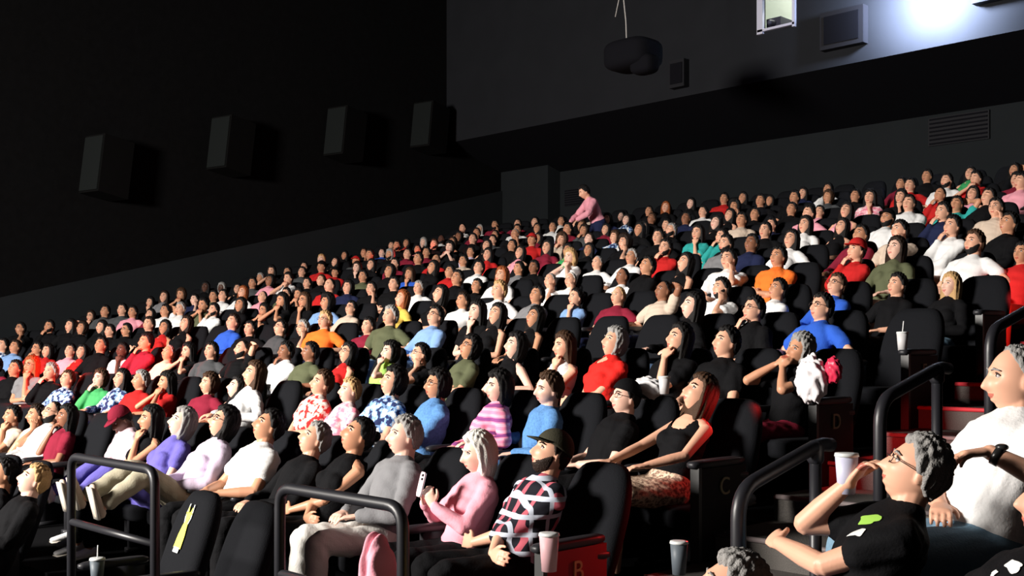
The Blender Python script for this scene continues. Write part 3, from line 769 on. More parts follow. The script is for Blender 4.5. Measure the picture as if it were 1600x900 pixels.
# crowd body templates
TP = []
def T_(**k): TP.append(k)
T_(armL='lap', armR='lap', sleeve='short', female=1, hy=-10, hp=12)
T_(armL='lap', armR='lap', sleeve='long', female=0, hy=8, hp=16, rec=27)
T_(armL='rest', armR='lap', sleeve='short', female=0, hy=-8, hp=8, rec=22)
T_(armL='rest', armR='rest', sleeve='long', female=1, hy=6, hp=14)
T_(armL='chin', armR='cross', sleeve='short', female=1, hy=-6, hp=6, rec=20)
T_(armL='low', armR='chin', sleeve='long', female=0, hy=5, hp=8, rec=20, hr=4)
T_(armL='cross', armR='cross', sleeve='short', female=0, hy=-12, hp=10)
T_(armL='cross', armR='cross', sleeve='long', female=1, hy=10, hp=15)
T_(armL='mouth', armR='mouth', sleeve='short', female=1, hy=0, hp=4, rec=18)
T_(armL='cheek', armR='lap', sleeve='short', female=0, hy=-14, hp=10, hr=-6)
T_(armL='up', armR='rest', sleeve='short', female=0, hy=-4, hp=12)
T_(armL='lap', armR='lap', sleeve='tank', female=1, hy=4, hp=18, rec=26)
INFO = []
for i, P in enumerate(TP):
    P['seed'] = i+3; P['vox'] = 0.0085; q = person_meshes(P); q['P'] = P; INFO.append(q); print('TPL', i, len(q['body'].polygons), len(q['shirt'].polygons), len(q['trousers'].polygons))
    for me in (q['body'], q['shirt'], q['trousers']): pass
ARMS = {'a': (0, 1, 2, 3, 11), 'c': (4, 5, 9), 'x': (6, 7), 'f': (8,), 'u': (10,)}
ARMTXT = {'a': '', 'c': ' with hand on face', 'x': ' with folded arms', 'f': ' with both hands at mouth', 'u': ' with raised elbow'}
ORD = ['zeroth', 'first', 'second', 'third', 'fourth', 'fifth', 'sixth', 'seventh', 'eighth', 'ninth', 'tenth', 'eleventh', 'twelfth', 'thirteenth', 'fourteenth', 'fifteenth',
       'sixteenth', 'seventeenth', 'eighteenth', 'nineteenth', 'twentieth', 'twenty-first', 'twenty-second', 'twenty-third', 'twenty-fourth', 'twenty-fifth', 'twenty-sixth', 'twenty-seventh', 'twenty-eighth', 'twenty-ninth', 'thirtieth']
STY = {'s': 'short', 'l': 'long', 'm': 'chin-length', 'u': 'tied-back', 'z': 'thinning', 'a': 'bushy', 'c': 'short', 'y': 'tousled', 'n': 'no'}

SLOT0 = -4.3; PITCH = 0.65
NSL = 30
def slot_x(j): return SLOT0-PITCH*j
EMPTY = {(4, 0), (4, 2), (4, 4), (4, 5)}
occ = {}        # (row, slot) -> record

def snap(px, py, row=None):
    d = ray(px, py); best = None
    for i in range(14) if row is None else [row]:
        Y = ROWS[i]; tt = Y/d.y; X = d.x*tt
        if X > SLOT0+0.55 or X < SLOT0-PITCH*(NSL-1)-0.9: continue
        j = int(round((SLOT0-X)/PITCH)); 
        for jj in (j, j-1, j+1):
            if jj < 0 or jj >= NSL: continue
            if (i, jj) in occ or (row is None and (i, jj) in EMPTY): continue
            dx = abs(slot_x(jj)-X)
            if jj != j and dx > 0.55: continue
            qy = project(X, Y, hz(Y))[1]; dep = d.y and project(X, Y, hz(Y))[2]
            err = abs(qy-py)/(FPX/dep)+0.45*max(0, dx-0.15)*2
            if best is None or err < best[0]: best = (err, i, jj, X)
    return best

# ------------------------------------------------------------------ hand-posed people near the camera
heroes = []
def hero(px, py, row, label, P, sc=None, yawx=0, dy=0, **kw):
    P.setdefault('vox', {0: 0.0065, 1: 0.006, 2: 0.0068}.get(row, 0.0080)); P.setdefault('seed', px % 97)
    info = person_meshes(P); info['pt'] = P.get('pants', 'long')
    b = snap(px, py, row)
    if b is None: raise Exception('no slot %d %d' % (px, py))
    Y = ROWS[row]+dy; d = ray(px, py); tt = Y/d.y; X = d.x*tt; zt = EYE+d.z*tt
    occ[(row, b[2])] = {'hero': label}
    zf = floor_z(row)
    s = (zt-zf)/info['HC'][2] if sc is None else sc
    s = max(0.90, min(1.06, s))
    yaw = look_yaw(X, Y)-math.radians(P.get('hy', 0))+math.radians(yawx)
    o = place_person(info, X, Y, zf, yaw, s, label=label, **kw)
    o['_info'] = 0; del o['_info']
    print('HERO', len(info['body'].polygons), round(s, 3)); heroes.append((o, info)); return o, info

beige = mat('beige_trousers', (0.42, 0.38, 0.28), 0.85, 0.1, bump=0.25, bscale=90)
cream = mat('pale_trousers', (0.78, 0.76, 0.72), 0.85, 0.1, bump=0.25, bscale=90)
jeans = mat('blue_jeans', (0.17, 0.28, 0.38), 0.85, 0.1, bump=0.25, bscale=120, var=0.2)
denim = mat('denim_shirt', (0.10, 0.24, 0.50), 0.85, 0.12, bump=0.3, bscale=60, var=0.45)
skirt_m = pattern('patterned_skirt', 'floral', [(0.25, 0.16, 0.12), (0.55, 0.38, 0.28), (0.80, 0.62, 0.45)], 60)
GB = 'people seated in the second row'; GC = 'people seated in the third row'; GD = 'people seated in the fourth row'

plaid, plaid_i = hero(862, 698, 1, 'bearded man in black plaid shirt and cap, end seat of second row', dict(hp=20, hy=-8, armL='low', armR='low', sleeve='three', rec=27, bulk=1.08), shirt='K', style='c', hcol='d', sk=2, beard='d', cap='front', group=GB, pants='k')
lady, lady_i = hero(748, 709, 1, 'white-haired woman in pink jacket holding up a pale phone', dict(hp=-4, hy=-4, armL='phone', armR='phone', sleeve='long', female=1, rec=17, bulk=1.05), shirt='p', style='m', hcol='w', sk=1, group=GB, pants='k')
greyman, _ = hero(633, 676, 1, 'grey-haired man in grey long-sleeved top and pale trousers, behind the middle guard rail', dict(hp=6, hy=-8, armL='lap', armR='lap', sleeve='long', rec=22, bulk=1.02), shirt='g', style='s', hcol='g', sk=1, group=GB, pants=cream)
hero(560, 680, 1, 'woman in black sleeveless top with folded bare arms, dark hair tied back', dict(hp=24, hy=-10, armL='low', armR='low', sleeve='tank', female=1, rec=28), shirt='k', style='u', hcol='k', sk=3, group=GB)
hero(492, 688, 1, 'grey-haired person in black long sleeves, head tipped back, left of the folded-arms woman', dict(hp=24, hy=-6, armL='lap', armR='lap', sleeve='long', rec=30), shirt='k', style='s', hcol='g', sk=2, group=GB)
hero(420, 664, 1, 'black-haired man in white short-sleeved shirt looking up', dict(hp=24, hy=-10, armL='lap', armR='lap', sleeve='short', rec=27, bulk=1.1), shirt='w', style='s', hcol='k', sk=3, group=GB)
hero(350, 662, 1, 'dark-haired woman with glasses, pale lilac cardigan, beige trousers, feet up', dict(hp=22, hy=-6, armL='lap', armR='lap', sleeve='long', female=1, rec=28, legs={'knee': [(-0.12, -0.38, 0.78), (0.11, -0.38, 0.75)], 'ankle': [(-0.13, -0.72, 0.60), (0.10, -0.66, 0.56)]}, toe=V(0.05, -0.25, 0.95)), shirt='l', style='m', hcol='k', sk=2, group=GB, glasses=True, pants=beige, shoes='t')
hero(285, 662, 1, 'grey-bobbed person in purple top and purple trousers, feet up', dict(hp=20, hy=-6, armL='lap', armR='lap', sleeve='short', female=1, rec=28, legs={'knee': [(-0.12, -0.38, 0.78), (0.11, -0.38, 0.75)], 'ankle': [(-0.13, -0.72, 0.60), (0.10, -0.66, 0.56)]}, toe=V(0.05, -0.25, 0.95)), shirt='v', style='m', hcol='g', sk=1, group=GB, pants='v', shoes='t')
hero(237, 657, 1, 'dark-haired woman resting chin on hand beside the grey-bobbed person', dict(hp=6, hy=-6, armL='chin', armR='lap', sleeve='tank', female=1, rec=18), shirt='k', style='l', hcol='k', sk=3, group=GB)
hero(190, 655, 1, 'dark-skinned person in pale pink shirt and maroon cap, head bowed', dict(hp=-35, hy=5, armL='lap', armR='cheek', sleeve='long', rec=2, bulk=1.12), shirt=mat('pale_pink_shirt', (0.80, 0.60, 0.66), 0.85, 0.1, bump=0.25), style='c', hcol='k', sk=5, group=GB, cap='front', cap_m=shirt_m('m'))
hero(57, 650, 1, 'person in white top with hand on chin at the far left, second row', dict(hp=6, hy=-6, armL='cheek', armR='lap', sleeve='tank', rec=20), shirt='w', style='s', hcol='d', sk=3, group=GB)
hero(20, 655, 1, 'person in tan shirt with hand on chin at the left edge, second row', dict(hp=6, hy=-6, armL='chin', armR='lap', sleeve='short', rec=20), shirt='t', style='s', hcol='k', sk=3, group=GB)
hero(105, 652, 1, 'dark-haired person in maroon top, second row, right of the white-topped person', dict(hp=8, hy=6, armL='lap', armR='chin', sleeve='short', rec=22), shirt='m', style='l', hcol='k', sk=4, group=GB)
hero(53, 752, 0, 'blond person in black jacket and white collar, lower left, looking up', dict(hp=26, hy=-6, armL='lap', armR='lap', sleeve='long', rec=30), shirt='k', style='s', hcol='B', sk=1)
hero(6, 742, 0, 'dark-haired person in dark top cut by the left edge, front row', dict(hp=12, hy=4, armL='lap', armR='lap', sleeve='long', rec=24), shirt='k', style='s', hcol='k', sk=3)
# third row
hero(1094, 617, 2, 'brown-haired woman in black sleeveless top and patterned skirt, end of third row', dict(hp=24, hy=-8, armR={'T': (-0.13, -0.34, 0.68), 'pole': (-1, 0.4, -0.5), 'd': (-0.1, -1, -0.1), 'n': (0, 0, -1), 'curl': 0.3}, armL={'T': (0.18, -0.28, 0.69), 'pole': (1, 0.5, -0.4), 'd': (-0.3, -1, -0.1), 'n': (0, 0, -1), 'curl': 0.3}, sleeve='tank', female=1, rec=27, pants='skirt', scoop=0.09), shirt='k', style='l', hcol='b', sk=2, group=GC, pants=skirt_m, shoes='k')
hero(978, 623, 2, 'heavy-set man in black T-shirt and backward cap wearing dark glasses, third row', dict(hp=8, hy=8, armL='lap', armR='lap', sleeve='short', rec=24, bulk=1.25), shirt='k', style='c', hcol='k', sk=1, group=GC, glasses=True, cap='back', cap_m=shirt_m('k'))
hero(858, 608, 2, 'person in light denim jacket leaning on one arm, third row', dict(hp=0, hy=6, hr=14, armL='lap', armR='rest', sleeve='long', rec=14, side=8), shirt=denim, style='s', hcol='b', sk=1, group=GC, pants=denim)
hero(780, 606, 2, 'pale-faced woman in pink striped sweater with dark hair, third row', dict(hp=4, hy=14, armL='rest', armR='lap', sleeve='long', female=1, rec=20, bulk=1.1), shirt='P', style='m', hcol='k', sk=1, group=GC)
hero(684, 603, 2, 'person with glasses in blue denim shirt with folded arms, third row', dict(hp=6, hy=4, armL='cross', armR='cross', sleeve='long', rec=20, bulk=1.1), shirt=denim, style='y', hcol='k', sk=3, group=GC, glasses=True)
hero(615, 598, 2, 'dark-haired person in blue and white floral shirt, third row', dict(hp=16, hy=-4, armL='lap', armR='lap', sleeve='short', rec=26), shirt='x', style='y', hcol='k', sk=2, group=GC)
hero(547, 612, 2, 'fair short-haired person in pink floral top, third row', dict(hp=8, hy=0, armL='lap', armR='lap', sleeve='short', female=1, rec=24, bulk=1.1), shirt='F', style='s', hcol='B', sk=1, group=GC)
hero(503, 600, 2, 'person in red and white floral shirt, head tipped to one side, third row', dict(hp=14, hy=0, hr=12, armL='lap', armR='low', sleeve='short', rec=24, bulk=1.1), shirt='X', style='s', hcol='b', sk=2, group=GC)
# fourth row
hero(960, 537, 3, 'grey-haired woman in bright red short-sleeved top, arms folded, fourth row', dict(hp=18, hy=-6, armL='low', armR='low', sleeve='short', female=1, rec=22, bulk=1.2, scoop=0.075), shirt=mat('bright_red_top', (0.78, 0.025, 0.02), 0.8, 0.1, bump=0.25), style='y', hcol='g', sk=2, group=GD)
mouthy, mouthy_i = hero(1250, 548, 3, 'grey-haired person in dark top with both hands at mouth, end of fourth row', dict(hp=6, hy=-6, hr=18, armL='mouth', armR='mouth', sleeve='short', rec=16), shirt='k', style='y', hcol='g', sk=3, group=GD, pants=shirt_m('m'))
hero(1135, 537, 3, 'black-haired man in black T-shirt gazing up, fourth row', dict(hp=12, hy=-8, armL='lap', armR='lap', sleeve='short', rec=24, bulk=1.1), shirt='k', style='s', hcol='k', sk=2, group=GD)
hero(1062, 532, 3, 'dark-haired person in black with chin on raised fist, fourth row', dict(hp=14, hy=-8, armL='chin', armR='low', sleeve='short', rec=20), shirt='k', style='l', hcol='k', sk=2, group=GD)
hero(882, 542, 3, 'long brown-haired woman with hand at mouth in white top, fourth row', dict(hp=4, hy=-6, armL='chin', armR='lap', sleeve='tank', female=1, rec=20), shirt='w', style='l', hcol='b', sk=2, group=GD)
hero(806, 542, 3, 'dark-haired woman in black sleeveless top, arm hanging, fourth row', dict(hp=12, hy=0, armL='rest', armR='lap', sleeve='tank', female=1, rec=24), shirt='k', style='m', hcol='k', sk=1, group=GD)
hero(735, 545, 3, 'person with glasses in olive top and folded arms, fourth row', dict(hp=18, hy=0, armL='cross', armR='cross', sleeve='short', female=1, rec=24), shirt='O', style='y', hcol='k', sk=3, group=GD, glasses=True)
hero(610, 552, 3, 'person in lime green top holding both hands together below the chin, fourth row', dict(hp=8, hy=4, armL='mouth', armR='cross', sleeve='short', female=1, rec=20), shirt='L', style='y', hcol='k', sk=1, group=GD)
hero(447, 550, 3, 'man in white long-sleeved shirt with fist at chin, fourth row', dict(hp=6, hy=-4, armL='low', armR='chin', sleeve='long', rec=20, bulk=1.1), shirt='w', style='s', hcol='k', sk=4, group=GD)
# fifth and sixth rows
hero(1284, 482, 4, 'person in royal blue and white top with glasses, fifth row near the stairs', dict(hp=10, hy=-6, armL='rest', armR='rest', sleeve='short', rec=22, bulk=1.05), shirt='u', style='s', hcol='k', sk=2, group='people in the fifth row', glasses=True)
hero(1178, 485, 4, 'black-haired person with glasses in black top, hand at mouth, fifth row', dict(hp=8, hy=-6, armL='lap', armR='chin', sleeve='short', rec=20, bulk=1.1), shirt='k', style='s', hcol='k', sk=2, group='people in the fifth row', glasses=True)
hero(1486, 447, 5, 'long-haired person in black top and blue jeans, end of sixth row by the stairs', dict(hp=6, hy=-4, armL='lap', armR='rest', sleeve='long', female=1, rec=20), shirt='k', style='l', hcol='B', sk=1, group='people in the sixth row', pants=jeans)
hero(1402, 447, 5, 'short-haired person in black top, sixth row, left of the jeans wearer', dict(hp=10, hy=-2, armL='lap', armR='rest', sleeve='short', rec=22), shirt='k', style='s', hcol='k', sk=2, group='people in the sixth row')

# right-hand block
def free_person(px, py, Y, zf, label, P, sc, yaw, **kw):
    P.setdefault('vox', 0.0052); info = person_meshes(P); info['pt'] = P.get('pants', 'long')
    d = ray(px, py); tt = Y/d.y
    z = EYE+d.z*tt-info['HC'][2]*sc
    o = place_person(info, d.x*tt, Y, z, math.radians(yaw), sc, label=label, **kw)
    return o, info
blackman, bm_i = free_person(1432, 738, 3.85, 0, 'man with glasses in black T-shirt, hand at mouth, lower right foreground', dict(hp=22, hy=-6, hr=0, rec=30, armR={'T': (-0.055, -0.170, -0.135), 'rel': 1, 'pole': (-0.35, -1.0, -0.6), 'd': (0.30, 0.55, 0.75), 'n': (0.45, 0.75, -0.3), 'curl': 0.6}, armL={'T': (-0.12, -0.17, 0.80), 'pole': (1, -0.45, -0.8), 'd': (-1, -0.15, 0.1), 'n': (0, 0.6, -0.6), 'curl': 0.5}, sleeve='short', bulk=1.14, pants='short', seed=5), 1.05, -52, shirt='k', style='s', hcol='g', sk=2, glasses=True, pants=pattern('cloth_blue_red', 'floral', [(0.55, 0.03, 0.03), (0.10, 0.40, 0.70), (0.10, 0.40, 0.70)], 9))
whiteman, wm_i = free_person(1588, 594, 4.55, 0, 'man in white shirt at the right edge, arm on armrest with dark watch', dict(hp=4, hy=-12, rec=20, armL={'T': (0.25, -0.10, 0.88), 'pole': (1, 0.3, -0.6), 'd': (0, -1, -0.1), 'n': (0, 0, -1)}, armR={'T': (-0.02, -0.12, 0.66), 'pole': (-1, -0.1, -0.5), 'd': (0.9, -0.5, -0.1), 'n': (0, 0, -1), 'curl': 0.5}, sleeve='short', bulk=1.15, seed=9), 1.10, -36, shirt='w', style='z', hcol='g', sk=2, pants=jeans)
lowman, lo_i = free_person(1668, 790, 2.95, 0, 'person in black T-shirt with white print, bottom right corner, bare forearm', dict(hp=10, hy=-5, rec=30, armR='rest', armL='lap', sleeve='short', bulk=1.12, seed=11), 1.0, -48, shirt='k', style='s', hcol='k', sk=2)
curly, cu_i = free_person(1140, 930, 2.95, 0, 'person with tousled white and grey hair at the bottom edge below the steps', dict(hp=24, hy=-6, rec=30, armR='lap', armL='lap', sleeve='short', seed=12), 1.0, -40, shirt='y', style='y', hcol='g', sk=2)
# standing man leaning forward far back
st_d = dict(hipz=0.92, hipy=0.15, rec=-24, neck=-35, hp=-22, hy=0, armL={'T': (0.16, -0.34, 0.95), 'pole': (1, 0.5, 0), 'd': (0, -0.7, -0.7), 'n': (0, 0.5, -1)}, armR={'T': (-0.16, -0.34, 0.95), 'pole': (-1, 0.5, 0), 'd': (0, -0.7, -0.7), 'n': (0, 0.5, -1)},
            legs={'knee': [(-0.1, 0.05, 0.48), (0.1, 0.05, 0.48)], 'ankle': [(-0.1, 0.12, 0.08), (0.1, 0.12, 0.08)]}, sleeve='long', vox=0.008, bulk=1.05)
si = person_meshes(st_d)
YS = ROWS[11]-0.55; d = ray(913, 300); tt = YS/d.y
zf = floor_z(11); sc_ = (EYE+d.z*tt-zf)/si['HC'][2]
place_person(si, d.x*tt, YS, zf, math.radians(-25), max(0.9, min(1.12, sc_)), shirt='p', style='s', hcol='k', sk=2, label='standing man in pink shirt and blue trousers leaning over the rear rows', pants='n', eyes=False)

# ------------------------------------------------------------------ the crowd as seen in the photograph: px py shirt hair(style+colour) skin arms
DATA = """32 514 k sk 3 c;76 512 k sk 3 c;110 510 k lk 2 u;172 485 e sk 3 a;194 481 e sk 2 a;237 492 m lk 2 a;288 462 k yb 3 f;279 484 w sg 2 a;316 472 O sk 3 f;335 486 w sk 2 c;347 462 w sk 2 a;
371 452 k lk 2 a;162 512 k lk 2 a;197 517 k sk 3 a;260 512 r mk 3 a;232 537 m sk 3 c;27 542 b sd 3 a;75 550 r mk 2 a;125 558 r mk 2 a;260 560 t zg 3 a;287 560 k lk 2 f;325 550 e sk 2 a;375 547 k zk 2 u;390 517 k sk 2 a;395 553 w lb 2 a;
161 596 G yb 1 c;109 598 x sb 2 a;265 602 r lk 3 f;327 602 m yb 2 a;375 607 k lk 1 a;420 607 k mk 1 a;405 552 p sb 2 a;485 552 O sk 4 a;542 552 r mk 2 a;682 555 k sk 2 c;
437 512 e sk 2 a;420 505 k lk 3 f;474 517 k sg 2 c;507 502 o sB 2 a;547 487 t sk 2 a;585 515 m sk 2 a;632 468 y lR 2 a;685 494 b sk 2 a;720 472 w sd 3 a;742 470 k lk 1 c;757 492 k lk 2 a;657 455 w sg 2 a;690 452 k lk 2 a;582 452 k sk 2 c;525 445 r zk 2 a;780 445 w sB 2 a;442 467 k lk 3 f;467 462 k lk 3 f;487 447 k sk 2 a;
812 462 g sk 3 a;817 497 k lk 3 a;872 445 w zg 2 c;877 490 b uk 2 c;935 466 m zB 2 a;945 502 w ck 4 c;997 457 t zk 4 u;1082 455 k lk 1 a;1127 452 w sk 2 c;1217 452 w sk 3 a;1307 445 u sb 2 a;1597 452 r sk 3 a;
407 435 k sg 3 a;450 437 w sk 2 f;540 400 k lk 3 a;502 417 r ck 3 a;520 427 r ck 3 x;579 397 k sk 3 a;620 383 k sk 3 c;580 415 k lk 2 x;617 413 m sk 2 x;672 407 r zk 3 a;702 425 r sk 3 a;737 395 l sk 3 a;750 418 w sk 2 a;717 427 k sk 3 a;780 432 w mR 2 a;704 365 b sk 3 a;740 372 k sk 2 a;772 350 m sk 3 c;772 367 y sk 3 a;749 385 k lk 2 a;742 462 k sk 3 a;
837 347 k sk 2 a;860 355 w sk 3 a;890 357 m sk 3 x;885 317 k sk 2 a;877 345 w sk 3 a;952 317 k lk 3 c;995 310 p sk 3 u;1017 330 k sk 3 a;1075 312 w sk 2 a;1130 310 r sk 3 a;1167 303 k ak 3 a;1190 310 k sk 3 a;1097 332 w sk 2 a;1117 345 k lk 1 a;1142 337 k lk 2 a;1157 337 t sk 3 x;1180 335 k sk 3 a;1050 360 k sg 2 a;1067 342 n sk 4 a;1092 362 c lk 2 c;1125 372 c sk 2 c;1142 365 g sk 2 a;1172 372 n sk 4 a;1197 362 k sk 2 a;1000 360 k lk 3 a;1015 355 k lk 2 a;1030 367 k sk 2 a;975 380 k ad 2 c;975 402 w sg 3 a;1012 387 k sk 3 a;1027 387 r sk 2 c;1060 387 k lk 2 a;1097 407 k sg 2 a;1127 397 w sk 2 c;1180 405 o sk 3 x;1112 422 k sk 2 a;1070 427 k lk 1 a;932 415 w zg 2 a;1000 433 w zk 4 a;887 392 G mk 3 a;920 392 k lk 3 a;812 395 p lk 2 a;835 422 k sk 4 a;872 440 w zw 2 c;825 377 r cr 3 a;810 360 w sk 3 a;862 382 m lk 2 a;840 397 m lk 3 a;1085 447 k lk 2 a;810 460 g sk 3 a;
1226 287 k zg 2 a;1242 310 k sk 3 a;1267 290 k lk 2 c;1295 297 w lk 3 a;1340 280 k sk 3 c;1327 307 k sk 3 a;1397 270 k lk 2 a;1407 287 m sk 3 a;1430 290 r sk 2 a;1447 277 k sk 3 a;1467 270 k lk 2 a;1485 284 w sk 2 a;1517 272 G lk 2 a;1527 282 r sk 2 f;1555 265 p sk 2 u;1585 267 k lk 3 u;1597 285 p sk 2 a;1470 307 r zk 3 c;1497 320 c sk 3 u;1507 305 p mk 2 a;1545 300 k sk 2 a;1557 322 t sk 2 c;1575 327 k sk 3 a;1367 310 F lk 2 c;1407 310 k lk 2 c;1430 307 w sk 2 x;1262 327 p sk 2 a;1237 327 k sk 3 a;1202 317 k lk 3 a;1280 332 p sk 2 a;1300 332 p lk 2 a;1230 362 w lk 2 a;1257 352 w lk 2 a;1290 357 k lk 2 a;1350 352 m sk 3 a;1372 340 w ck 3 a;1407 345 t sk 2 c;1340 367 r cr 2 c;1472 332 n sk 2 c;1490 357 w sk 2 c;1535 345 w sb 2 a;1562 355 O ak 5 a;1400 384 O ld 1 a;1502 392 w lB 2 a;1327 397 p mk 1 a;1247 395 e cr 3 a;1207 385 n sk 2 a;1267 382 w sk 3 c;1432 412 k lk 2 a;1587 390 u sR 3 x;1350 425 o sk 3 a;"""
GAR = {'c': 'top', 'a': 'top'}
random.seed(11)
recs = []
for ent in DATA.replace('\n', '').split(';'):
    q = ent.split()
    if len(q) < 6: continue
    px, py = float(q[0]), float(q[1]); st, hc_ = q[3][0], q[3][1]
    cap = None
    if st == 'c': cap = 'front'; cm = {'r': 'r', 'k': 'k'}[hc_]; hc_ = 'k'
    b = snap(px, py)
    if b is None or b[0] > 0.6: continue
    d = ray(px, py); tt = ROWS[b[1]]/d.y
    X = d.x*tt; sx = slot_x(b[2]); X = sx+max(-0.16, min(0.16, X-sx))
    sh = (EYE+d.z*tt-floor_z(b[1]))/1.10
    r = dict(x=X, sc=max(0.93, min(1.05, sh)), shirt=q[2], st=st, hc=hc_, sk=int(q[4]), arm=q[5], cap=(cm if cap else None), seen=True)
    occ[(b[1], b[2])] = r
nseen = len(occ)
for i in range(1, 14):
    for j in range(NSL):
        if (i, j) in occ or (i, j) in EMPTY: continue
        X = slot_x(j); px, py, dep = project(X, ROWS[i], hz(ROWS[i]))
        if px < -25 or px > 1622: continue
        if i == 1 and px > 600: continue
        if X < -22.9: continue
        far = i >= 5
        if random.random() < (0.03 if far else 0.06): continue
        shirt = random.choices(list('kkkkkkkkkkknneewwgbpmrmOtux'), k=1)[0]
        st = random.choices('slmuyzac', (44, 25, 8, 5, 9, 5, 2, 3))[0]
        r = dict(x=X+random.uniform(-.09, .09), sc=random.uniform(.93, 1.05), shirt=shirt, st=st, hc=random.choices('kdbgBwR', (55, 15, 8, 10, 6, 2, 2))[0], sk=random.choices((1, 2, 3, 4, 5), (14, 40, 32, 10, 4))[0],
                 arm=random.choices('acxfu', (58, 22, 12, 4, 4))[0], cap=None, seen=False)
        if st == 'c': r['cap'] = random.choice('kre')
        occ[(i, j)] = r
npeople = 0
labels = set()
def describe(r, i, j):
    a = ARMTXT[r['arm']]
    if r['cap']: h = '%s-capped person' % SH[r['cap']][1]
    else: h = 'person with %s %s hair' % (STY[r['st']], HNAME[r['hc']])
    s = '%s in %s top%s' % (h, SH[r['shirt']][1], {'': '', 'c': ''}.get(r['arm'], a))
    tail = ', %s row, %s seat from stairs' % (ORD[i+1], ORD[j+1])
    if len((s+tail).split()) > 16: s = '%s in %s top' % (h, SH[r['shirt']][1])
    return s+tail
keys = sorted(occ, key=lambda k: (k[0], k[1]))
for (i, j) in keys:
    r = occ[(i, j)]
    if 'hero' in r: npeople += 1; continue
    if npeople >= 294: break
    npeople += 1; r['built'] = True
    fem = r['st'] in 'lmu'
    cand = ARMS[r['arm']]
    pref = [t for t in cand if bool(TP[t]['female']) == fem] or list(cand)
    t = random.choice(pref); info = INFO[t]; P = TP[t]
    Y = ROWS[i]; yaw = look_yaw(r['x'], Y)-math.radians(P['hy'])*1.0+math.radians(random.uniform(-9, 9))
    yaw = max(-0.55, min(0.6, yaw))
    near = i <= 5
    place_person(info, r['x'], Y+random.uniform(-0.04, 0.04), floor_z(i), yaw, r['sc'], shirt=r['shirt'], style=r['st'], hcol=r['hc'], sk=r['sk'],
                 label=describe(r, i, j), group='people seated in the %s row' % ORD[i+1], pants=random.choice('kknenb'), eyes=i <= 8, full=near,
                 cap=('front' if r['cap'] else None), cap_m=(shirt_m(r['cap']) if r['cap'] else None), glasses=(near and random.random() < 0.2), beard=('k' if (not fem and random.random() < 0.09) else None), shoes='e')
print('PEOPLE', npeople, 'seen', nseen, 'occ', len(occ))

# ------------------------------------------------------------------ seats
for i in range(0, 14):
    for j in range(NSL):
        X = slot_x(j)-(0.25 if i == 0 else 0); px, py, dep = project(X, ROWS[i], hz(ROWS[i]))
        if px < -60 or px > 1640 or X < -23.2: continue
        if i == 0 and (X > -5.3 or 60 < px < 245): continue
        who = 'person seated' if (i, j) in occ else 'empty'
        lab = ('empty black cinema seat in the %s row, %s from the stairs' if (i, j) not in occ else 'black cinema seat under the person in the %s row, %s from the stairs') % (ORD[i+1], ORD[j+1])
        make_seat(X, ROWS[i]-0.21, floor_z(i)+(0.07 if i == 0 else 0), 0.35*look_yaw(X, ROWS[i]), lab, arms=(-1, 1) if j == 0 or i == 0 else (-1,))
if stuff.n:
    o = link(stuff.mesh('cinema_seats', [m_seat]), 'cinema_seats'); tag(o, 'black seats of the rearmost rows under the audience', 'seats', kind='stuff')
for i, L in ((1, 'B'), (2, 'C'), (3, 'D'), (4, 'E'), (5, 'F'), (6, 'G')):
    end_panel(i, L, '%s row end panel marked with the letter %s beside the stairs' % ('red' if L == 'B' else 'black', L))
# right-hand seats
make_seat(-1.80, 4.0, 0.42, math.radians(-50), 'black cinema seat behind the man in the black T-shirt, lower right', (-1, 1), 'black seats right of the stairs')
make_seat(-1.52, 4.78, 0.72, math.radians(-36), 'black cinema seat holding the man in the white shirt', (-1, 1), 'black seats right of the stairs')

# emblem on seat covers: yellow two-horned figure with pale outline
m_yel = mat('emblem_yellow', (0.80, 0.78, 0.12), 0.7, 0.2); m_wht = mat('emblem_white', (0.75, 0.78, 0.75), 0.7, 0.2)
def emblem(seat, cx=0.0, cz=0.90, sc=0.64, tilt=0.12):
    def strip(pts, wd, mi, dy):
        P = [V(x, 0, z) for x, z in pts]; v = []; f = []
        for q, (p, w_) in enumerate(zip(P, wd)):
            for sx in (-1.6, 1.6):
                for dd in (0, -0.004):
                    z = p[2]*sc+cz; x = (p[0]+sx*w_)*sc+cx+tilt*p[2]*sc
                    y = 0.20-0.062+(z-0.30)*math.tan(math.radians(19))+dd-dy
                    v.append((x, y, z))
        for q in range(len(P)-1):
            a = 4*q; b = a+4
            f += [(a, a+2, b+2, b), (a+1, b+1, b+3, a+3), (a, b, b+1, a+1), (a+2, a+3, b+3, b+2)]
        f += [(0, 1, 3, 2), (4*len(P)-4, 4*len(P)-2, 4*len(P)-1, 4*len(P)-3)]
        mbs[mi].add(v, f)
    mbs = [MB(), MB(), MB(), MB(), MB()]
    strip([(0, -0.22), (0, -0.10), (0, 0.0), (0, 0.03), (0, 0.06), (0.0, 0.12)], [0.055, 0.05, 0.033, 0.020, 0.026, 0.045], 0, 0.004)
    strip([(-0.032, 0.11), (-0.045, 0.17)], [0.014, 0.006], 0, 0.004); strip([(0.032, 0.11), (0.045, 0.17)], [0.014, 0.006], 0, 0.004)
    for s in (-1, 1):
        strip([(s*0.050, 0.20), (s*0.062, 0.13), (s*0.066, 0.07), (s*0.035, 0.0)], [0.005, 0.005, 0.005, 0.005], 1 if s < 0 else 2, 0.002)
    strip([(-0.03, -0.26), (-0.03, -0.21)], [0.022, 0.022], 3, 0.006); strip([(0.032, -0.26), (0.032, -0.21)], [0.020, 0.022], 4, 0.006)
    link(mbs[0].mesh('emblem_figure', [m_yel], False), 'emblem_figure', seat); [link(b_.mesh(n_, [m_wht], False), n_, seat) for b_, n_ in zip(mbs[1:], ('emblem_outline', 'emblem_outline', 'emblem_foot', 'emblem_foot'))]
